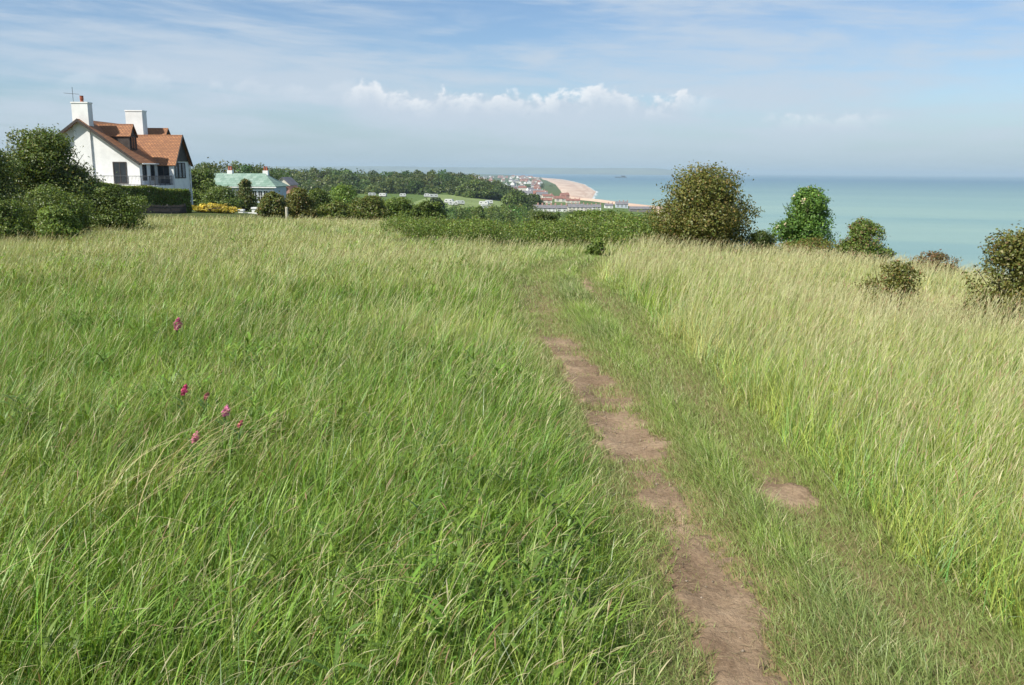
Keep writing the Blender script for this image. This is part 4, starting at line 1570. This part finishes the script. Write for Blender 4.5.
def fbm(x, y, seed):
    return 0.6 * vnoise(x, y, seed) + 0.3 * vnoise(x * 2.3, y * 2.3, seed + 1) + 0.15 * vnoise(x * 5.1, y * 5.1, seed + 2)


LUSH = np.array([0.150, 0.260, 0.034])
MIDG = np.array([0.235, 0.345, 0.056])
PALE = np.array([0.440, 0.460, 0.195])
STRAW = np.array([0.56, 0.52, 0.32])
BLUEG = np.array([0.210, 0.275, 0.090])
TAN = np.array([0.42, 0.33, 0.19])

_G1 = hit(85, 268, 2)       # bright leafy patch on the left


def zones(x, y):
    """-> left, mid, right weights of the meadow and a wear factor near the tracks"""
    l, r = track_l(y), track_r(y)
    end = 1 - sstep(y, 17.5, 19.5)
    left = 1 - sstep(x - l + 0.10 * vnoise(x * 2, y * 2, 51), -0.42, -0.24)
    right = sstep(x - r + 0.14 * vnoise(x * 2, y * 2, 52), 0.20, 0.36)
    left = np.maximum(left, 1 - end)
    mid = np.clip(1 - left - right, 0, 1) * end
    return left, mid, right


def tone(x, y, rng):
    """base blade colour from where it grows"""
    n = len(x)
    left, mid, right = zones(x, y)
    d = np.hypot(x, y)
    a = fbm(x * 0.35, y * 0.28, 61)
    b = fbm(x * 1.3, y * 1.1, 64)
    dry = np.clip(0.08 + 0.66 * sstep(d, 5, 19) + 0.55 * a + 0.25 * b, 0, 1)
    cl = LUSH + (MIDG - LUSH) * np.clip(0.5 + 0.8 * b + 0.9 * (dry - 0.3), 0, 1)[:, None]
    cl = cl + (PALE - cl) * (np.clip(dry - 0.25, 0, 1) * 0.85)[:, None]
    dr = np.clip(0.26 + 0.38 * sstep(d, 4, 14) + 0.7 * a + 0.4 * b, 0, 1)
    cr = MIDG * np.array([1.06, 1.06, 0.85]) + (PALE - MIDG) * dr[:, None]
    cm = BLUEG + (MIDG - BLUEG) * np.clip(0.5 + b, 0, 1)[:, None]
    c = cl * left[:, None] + cr * right[:, None] + cm * mid[:, None]
    c = c / np.maximum(left + right + mid, 0.3)[:, None]
    g = np.exp(-((x - _G1[0]) / 2.2) ** 2 - ((y - _G1[1]) / 1.0) ** 2)[:, None]
    c = c * (1 - g) + np.array([0.12, 0.24, 0.03]) * g
    c = c * (1 + 0.2 * rng.normal(size=(n, 1))).clip(0.5, 1.6) * (1 + 0.07 * rng.normal(size=(n, 3)))
    s = rng.random(n) < (0.05 + 0.10 * dry)
    c[s] = STRAW * (0.7 + 0.5 * rng.random((int(s.sum()), 1)))
    return c


def scatter(rng, y0, y1, dens, margin=1.4, clump=14, spread=0.06):
    """points over the ground the camera (or a camera a step aside) looks at, gathered in tufts"""
    h0, h1 = 0.63 * y0 + margin, 0.63 * y1 + margin
    n = int((h0 + h1) * (y1 - y0) * dens / clump)
    y = y0 + (y1 - y0) * rng.random(int(n * 1.6))
    keep = rng.random(len(y)) < (0.63 * y + margin) / h1
    y = y[keep][:n]
    x = (rng.random(len(y)) * 2 - 1) * (0.63 * y + margin)
    ta = rng.random(len(y)) * 6.283
    x, y, ta = (np.repeat(q, clump) for q in (x, y, ta))
    cid = np.arange(len(x)) // clump
    k = len(x)
    ang = rng.random(k) * 6.283
    rad = spread * np.sqrt(rng.random(k)) * (1 + (y / 9))
    return x + rad * np.cos(ang), y + rad * np.sin(ang), ang, cid


WIND = 0.12      # direction the wind bends the meadow (about +x, slightly away)


M['pebble'] = mat_plain('pebble', (0.27, 0.22, 0.17), 0.9, 0.4, 30)


def build_grass():
    rng = np.random.default_rng(100)
    tall, turf, heads = Heap(), Heap(), Heap()
    bands = ((0.9, 3.2, 5600, 4), (3.2, 5.5, 5200, 4), (5.5, 9, 3400, 3), (9, 15, 1500, 3), (15, 25, 560, 2), (25, 47, 190, 2))
    for y0, y1, dens, K in bands:
        x, y, ang, cid = scatter(rng, y0, y1, dens)
        cr = rng.random((cid[-1] + 1, 4))[cid]        # each tuft: its own height, lean and colour
        left, mid, right = zones(x, y)
        bl = np.maximum(bare_l(x, y), bare_r(x, y))
        vis = np.ones(len(x), bool)
        if y0 >= 15:
            vis = (T(x, y) > -6) & ~((y > 21 + 0.25 * np.abs(x - 3)) & (x > -3.5))
        m = vis & (rng.random(len(x)) < np.maximum(left, right)) & (bl < 0.3)
        xx, yy, aa, rr, ll, cr = x[m], y[m], ang[m], right[m], left[m], cr[m]
        n = len(xx)
        B = np.stack([xx, yy, surf(xx, yy) - 0.02], 1)
        hn = fbm(xx * 0.8, yy * 0.7, 71)
        edge = np.minimum(1, 0.42 + 0.58 * sstep(np.minimum(np.abs(xx - track_l(yy)), np.abs(xx - track_r(yy)) + 0.25 * (xx > track_r(yy))), 0.25, 0.75) + (yy > 19))
        dist = 1 - 0.18 * sstep(yy, 6, 18)
        L = (0.30 + 0.11 * hn + 0.07 * rr) * edge * (0.4 + 0.75 * rng.random(n)) * dist * (0.55 + 0.72 * cr[:, 0]) * (1 - 0.6 * np.exp(-((xx - 5.9) ** 2 + (yy - 10.8) ** 2) / 5.0))
        wmin = 0.50 * yy / F
        w = np.maximum((0.0026 + 0.0034 * rng.random(n) ** 2), wmin)
        # tufts fan out, the wind bends the tips to the right
        gust = 0.55 + 0.5 * fbm(xx * 0.6, yy * 0.5, 91)
        swirl = WIND + 0.8 * fbm(xx * 0.9, yy * 0.9, 95) + 2.2 * (cr[:, 1] - 0.5)
        lx = 0.6 * np.cos(aa) + (1 - 0.5 * rr) * gust * np.cos(swirl) + 0.5 * rng.normal(size=n)
        ly = 0.6 * np.sin(aa) + (1 - 0.5 * rr) * gust * np.sin(swirl) + 0.5 * rng.normal(size=n)
        az = np.arctan2(ly, lx)
        th0 = np.abs(rng.normal(0.12, 0.14, n))
        th1 = th0 + np.abs(rng.normal(0.95 - 0.35 * rr, 0.6, n))
        c0 = tone(xx, yy, rng) * (0.72 + 0.56 * cr[:, 2:3])
        c0 = c0 * np.where(cr[:, 3:4] < 0.3, np.array([0.72, 0.95, 1.0]), np.array([1.05, 1.0, 0.95]))
        c1 = c0 + (PALE - c0) * (0.25 * rng.random((n, 1)))
        v, f, c, tip, _ = ribbons(B, L, w, az, th0, th1, rng.random(n) * 6.283, c0, c1, K, BLADE)
        tall.add(v, f, c)
        # flowering stems with pale heads
        p_head = 0.022 + 0.060 * rr + 0.045 * sstep(yy, 5, 14) + 0.04 * fbm(xx * 0.5, yy * 0.5, 77)
        hm = rng.random(n) < p_head * (1.0 if y0 < 15 else 1.5)
        hx, hy, hr = xx[hm], yy[hm], rr[hm]
        k = len(hx)
        Bh = np.stack([hx, hy, surf(hx, hy) - 0.02], 1)
        Lh = (0.42 + 0.10 * fbm(hx * 0.8, hy * 0.7, 71) + 0.12 * hr) * (0.65 + 0.5 * rng.random(k)) * edge[hm] * dist[hm]
        wh = np.maximum(0.0014, 0.36 * hy / F)
        azh = WIND + 0.8 * rng.normal(size=k)
        t0 = np.abs(rng.normal(0.16, 0.1, k))
        t1 = t0 + np.abs(rng.normal(0.55 - 0.25 * hr, 0.25, k))
        col = (PALE * 0.9 + (STRAW - PALE) * rng.random((k, 1)) * 0.7)
        v, f, c, tip, tt = ribbons(Bh, Lh, wh, azh, t0, t1, rng.random(k) * 6.283, col * 0.9, col, 3, STEM)
        heads.add(v, f, c)
        hl = (0.035 + 0.05 * rng.random(k))
        hw = np.maximum(0.0026 + 0.0026 * rng.random(k), 0.42 * hy / F)
        hc = np.where(rng.random((k, 1)) < 0.25 + 0.0 * hr[:, None], TAN * np.array([0.85, 0.72, 0.75]), (STRAW + (PALE - STRAW) * 0.6 * rng.random((k, 1))) * (0.7 + 0.4 * rng.random((k, 1))))
        fa = rng.random(k) * 6.283
        for q in (0, 1.5708):
            v, f, c, _, _ = ribbons(tip, hl, hw, azh, tt, tt + 0.5, fa + q, hc, hc, 3 if y0 < 9 else 2, HEAD)
            heads.add(v, f, c)
    # short turf and tussocks between and beside the tracks
    for y0, y1, dens, K in ((0.9, 3.2, 13000, 3), (3.2, 6, 10000, 3), (6, 10, 5000, 2), (10, 20, 1900, 2)):
        n0 = int((y1 - y0) * 3.4 * dens)
        y = y0 + (y1 - y0) * rng.random(n0)
        x = (track_l(y) + track_r(y)) / 2 + (rng.random(n0) * 2 - 1) * (1.7)
        cx = np.round(x / 0.07 + 0.35 * rng.normal(size=n0)) * 0.07
        x = np.where(rng.random(n0) < 0.5, cx + 0.025 * rng.normal(size=n0), x)
        left, mid, right = zones(x, y)
        bl = np.maximum(bare_l(x, y), bare_r(x, y))
        m = (rng.random(n0) < np.clip(mid + 0.25 * right + 0.3 * left, 0, 1)) & (rng.random(n0) > np.minimum(bl * 1.15, np.where(vnoise(x * 5, y * 7, 83) > 0.35, 0.62, 0.955)))
        x, y, bl = x[m], y[m], bl[m]
        n = len(x)
        l, r = track_l(y), track_r(y)
        midstrip = sstep(x - l, 0.18, 0.45) * (1 - sstep(x - r, -0.30, -0.05))
        tus = np.clip(0.5 + 1.1 * fbm(x * 1.7, y * 1.5, 81), 0, 1)
        L = (0.05 + 0.05 * rng.random(n) + (0.12 * tus + 0.045) * midstrip * (0.6 + 0.6 * rng.random(n))
             + 0.07 * sstep(x - r, 0.10, 0.5) * (0.4 + 0.6 * tus) + 0.10 * sstep(l - x, 0.2, 0.5)) * (1 - 0.55 * bl)
        w = np.maximum(0.0022 + 0.0016 * rng.random(n), 0.45 * y / F)
        az = np.where(rng.random(n) < 0.55, 2.6 + 0.9 * rng.normal(size=n), rng.random(n) * 6.283)
        th0 = np.abs(rng.normal(0.3, 0.25, n))
        th1 = th0 + np.abs(rng.normal(0.8, 0.4, n))
        c0 = tone(x, y, rng)
        olive = np.array([0.225, 0.285, 0.088])
        short = (1 - sstep(L, 0.07, 0.18))[:, None]
        c0 = c0 + (olive * (0.8 + 0.4 * rng.random((n, 1))) - c0) * short * 0.7
        dead = rng.random(n) < 0.06 + 0.10 * short[:, 0]
        c0[dead] = np.array([0.34, 0.28, 0.15]) * (0.7 + 0.5 * rng.random((int(dead.sum()), 1)))
        B = np.stack([x, y, surf(x, y) - 0.012], 1)
        v, f, c, _, _ = ribbons(B, L, w, az, th0, th1, rng.random(n) * 6.283, c0, c0 * 1.1, K, BLADE)
        turf.add(v, f, c)
    # dead straw lying on the bare earth
    n = 5200
    y = 1.2 + 12 * rng.random(n) ** 1.3
    x = track_l(y) + rng.normal(0, 0.2, n)
    B = np.stack([x, y, surf(x, y) + 0.018], 1)
    c = np.array([0.36, 0.29, 0.17]) * (0.5 + 0.8 * rng.random((n, 1)))
    v, f, cc, _, _ = ribbons(B, 0.02 + 0.05 * rng.random(n), np.maximum(0.0022, 0.4 * y / F), rng.random(n) * 6.283, np.full(n, 1.5), np.full(n, 1.6), rng.random(n) * 6.283, c, c, 2, BLADE)
    turf.add(v, f, cc)
    n = 260
    y = 1.3 + 8 * rng.random(n) ** 1.2
    x = track_l(y) + rng.normal(0, 0.12, n)
    k = bare_l(x, y) > 0.4
    x, y = x[k], y[k]
    n = len(x)
    r = 0.003 + 0.007 * rng.random(n) ** 3
    ico = np.array([[1, 0, 0], [0, 1, 0], [-1, 0, 0], [0, -1, 0], [0.1, 0, 0.75], [0, 0.1, -0.7]])
    P = np.stack([x, y, surf(x, y) + 0.016], 1)
    v = (P[:, None, :] + ico[None] * r[:, None, None] * (0.7 + 0.6 * rng.random((n, 6, 1)))).reshape(-1, 3)
    tri = np.array([[0, 1, 4], [1, 2, 4], [2, 3, 4], [3, 0, 4], [1, 0, 5], [2, 1, 5], [3, 2, 5], [0, 3, 5]])
    f = (np.arange(n)[:, None, None] * 6 + tri[None]).reshape(-1, 3)
    tag(quads('pebbles', v, f, M['pebble'], smooth=True), 'small pale stones scattered over the bare earth of the path', 'pebbles', None, 'stuff')
    tall.build('meadow_grass', 'long wind bent green and straw coloured meadow grass on both sides of the path', 'grass', M['grass'])
    heads.build('seeding_grass', 'pale flowering grass stalks with straw seed heads standing above the meadow', 'grass', M['grass'])
    turf.build('path_turf', 'short worn turf and tussocks between the two tracks of the path', 'grass', M['grass'])


build_grass()


def build_weeds():
    """leafy weeds pushing through the grass in the left foreground"""
    rng = np.random.default_rng(120)
    hp = Heap()
    spots = [(560, 610, 60, 0.30), (510, 560, 50, 0.35), (600, 530, 26, 0.2), (440, 610, 44, 0.35), (470, 480, 14, 0.3), (360, 660, 20, 0.4), (590, 680, 30, 0.25),
             (90, 270, 70, 1.3), (60, 262, 50, 1.1), (130, 272, 40, 0.9), (440, 268, 16, 0.35), (20, 232, 20, 0.8), (310, 400, 8, 0.3)]
    spots += [(rng.uniform(0, 520), 240 + 230 * rng.random() ** 1.2, int(rng.integers(4, 16)), rng.uniform(0.12, 0.4)) for _ in range(60)]
    for px, py, n, sp in spots:
        patch = rng.uniform(0.6, 1.05) if sp < 0.9 else 1.0
        h = hit(px, min(py + 18, 700) if py > 300 else py + 6, 1.5)
        for i in range(n):
            x, y = h[0] + rng.normal() * sp, h[1] + rng.normal() * sp * 0.6
            if track_l(y) - x < 0.6 and y < 17 and x < track_r(y) + 0.3:
                continue
            big = rng.uniform(0.8, 1.3)
            H = rng.uniform(0.22, 0.34) * big * (0.9 if y < 8 else 0.75)
            k = int(rng.integers(9, 17))
            t = np.sort(rng.random(k)) * 0.85 + 0.12
            az = rng.random(k) * 6.283
            lean = rng.normal(0.18, 0.08)
            B = np.stack([x + lean * H * t, np.full(k, y), float(surf(np.array(x), np.array(y))) + H * t], 1)
            L = (0.08 + 0.08 * rng.random(k)) * big * (1 - 0.35 * t)
            w = np.maximum(L * rng.uniform(0.08, 0.15), 0.9 * y / F)
            c = patch * np.array([0.135, 0.265, 0.036]) * (0.75 + 0.5 * rng.random((k, 1))) * np.array([1 + 0.3 * rng.random(), 1, 1])
            if py < 300:
                c = c * np.array([1.2, 1.15, 0.9])
            v, f, cc, _, _ = ribbons(B, L, w, az, rng.uniform(0.3, 0.9, k), rng.uniform(1.1, 1.9, k), az + 1.5708, c, c * 1.1, 4, ([0, 0.2, 0.5, 0.8, 1], [0.2, 0.75, 1, 0.6, 0.04]))
            hp.add(v, f, cc)
            v, f, cc, _, _ = ribbons(np.array([[x, y, float(surf(np.array(x), np.array(y))) - 0.02]]), np.array([H * 1.05]), np.array([0.005]), np.array([0.0]), np.array([0.1]), np.array([lean * 1.6]),
                                     np.array([rng.random() * 3]), c[:1], c[:1], 3, STEM)
            hp.add(v, f, cc)
    # coarse tussocks: fans of broad bright blades
    for i in range(480):
        px, py = (rng.uniform(-20, 640), rng.uniform(400, 720)) if i < 380 else (rng.uniform(0, 560), rng.uniform(300, 420))
        d = ray(px, min(py, 700) + 10)
        h = EYE - d * (EYE[2] / d[2])
        x, y = h[0], h[1] - (0.5 if py > 690 else 0)
        if track_l(y) - x < 0.55:
            continue
        k = int(rng.integers(10, 26))
        a = rng.random(k) * 6.283
        rad = 0.05 * np.sqrt(rng.random(k))
        B = np.stack([x + rad * np.cos(a), y + rad * np.sin(a), np.full(k, float(surf(np.array(x), np.array(y))) - 0.02)], 1)
        L = rng.uniform(0.26, 0.44) * (0.6 + 0.5 * rng.random(k))
        hue = np.array([0.15, 0.27, 0.035]) if rng.random() < 0.6 else np.array([0.22, 0.31, 0.05])
        c = hue * (0.75 + 0.5 * rng.random((k, 1)))
        az = np.arctan2(np.sin(a) + 0.5 * math.sin(WIND), np.cos(a) + 0.8)
        v, f, cc, _, _ = ribbons(B, L, np.maximum(0.0045 + 0.0045 * rng.random(k), 0.8 * y / F), az, np.abs(rng.normal(0.15, 0.12, k)), np.abs(rng.normal(1.2, 0.5, k)),
                                 az + 1.57 + 0.5 * rng.normal(size=k), c, c * 1.15, 5, BLADE)
        hp.add(v, f, cc)
    # sheaves of dead bent stalks
    for px, py, n in ((150, 490, 26), (110, 515, 16), (265, 455, 10), (40, 590, 10), (300, 610, 10)):
        h = hit(px, py + 22, 1.2)
        x, y = h[0], h[1]
        B = np.stack([x + 0.12 * rng.normal(size=n), y + 0.1 * rng.normal(size=n), np.full(n, float(surf(np.array(x), np.array(y))) + 0.12)], 1)
        az = 0.35 + 0.5 * rng.normal(size=n)
        c = np.array([0.50, 0.42, 0.22]) * (0.7 + 0.5 * rng.random((n, 1)))
        v, f, cc, _, _ = ribbons(B, 0.35 + 0.35 * rng.random(n), np.full(n, 0.0035), az, np.abs(rng.normal(0.5, 0.2, n)), 1.5 + 0.25 * rng.normal(size=n), rng.random(n) * 6.28, c, c, 5, STEM)
        hp.add(v, f, cc)
    hp.build('leafy_weeds', 'broad leaved green weeds growing up through the long grass', 'weeds', M['grass'])


build_weeds()


def build_flowers():
    rng = np.random.default_rng(130)
    spec = [(174, 324, 0.95, 1.25, (0.36, 0.11, 0.22), 'tall pink flower spike farthest back in the left meadow'),
            (179, 390, 0.85, 0.8, (0.42, 0.07, 0.20), 'deep pink flower head beside the dry bent grass stalks'),
            (189, 437, 0.8, 0.75, (0.42, 0.15, 0.26), 'pink flower spike lowest of the group in the left meadow'),
            (220, 411, 0.85, 0.8, (0.55, 0.22, 0.42), 'pale mauve pink flower spike to the right of the others'),
            (234, 424, 0.8, 0.45, (0.34, 0.12, 0.14), 'small faded reddish flower right of the pale mauve spike'),
            (201, 396, 0.85, 0.5, (0.30, 0.10, 0.13), 'small dull red flower head just right of the deep pink one')]
    for px, py, hgt, s, col, lab in spec:
        hgt *= 0.36
        s *= 0.85
        d0 = rng.normal() * 0.06
        d = hit(px, py, 1.5, lift=hgt)
        x, y = d[0], d[1]
        g = float(surf(np.array(x), np.array(y)))
        o = empty('meadow_flower', (x, y, g), lab, 'flower', 'pink wild flowers in the left meadow')
        q = MB()
        q.tube([(0, 0, -0.02), (0.012 + d0 * 0.2, 0, hgt * 0.5), (0.03, 0.01, hgt)], [0.004, 0.0035, 0.003], 5)
        q.build('stem', M['stalk'], o)
        n = int(90 * s) + 20
        rad = 0.026 * s * (1 + y / 16)
        t = rng.random(n)
        a = rng.random(n) * 6.283
        rr = rad * np.sqrt(rng.random(n)) * np.sin(np.pi * (0.15 + 0.8 * t))
        P = np.stack([0.03 + rr * np.cos(a) + 0.02 * (t - 0.5), 0.01 + rr * np.sin(a), hgt - 0.05 * s + t * 0.075 * s * (1 + y / 20)], 1)
        nr = np.stack([np.cos(a), np.sin(a), 0.4 + 0 * a], 1) + 0.4 * rng.normal(size=(n, 3))
        nr /= np.linalg.norm(nr, axis=1)[:, None]
        v, f, c = leaf_quads(P, nr, np.full(n, 0.013 * (1 + y / 14)), 0.8, palette([col, tuple(v * 1.3 for v in col), tuple(v * 0.7 for v in col)], n, rng, 0.15), rng)
        quads('petals', v, f, M['petal'], o, c)
        k = 7
        az = rng.random(k) * 6.283
        z = hgt * np.linspace(0.25, 0.8, k)
        cc = np.tile(np.array([0.08, 0.16, 0.04]), (k, 1))
        v, f, c, _, _ = ribbons(np.stack([0.02 + 0 * z, 0 * z, z], 1), np.full(k, 0.09), np.full(k, 0.016), az, np.full(k, 0.7), np.full(k, 1.4), az + 1.57, cc, cc, 3, BLADE)
        quads('leaf', v, f, M['leaf'], o, c)


M['stalk'] = mat_plain('stalk', (0.09, 0.15, 0.04), 0.7, 0.2, 20)
build_flowers()
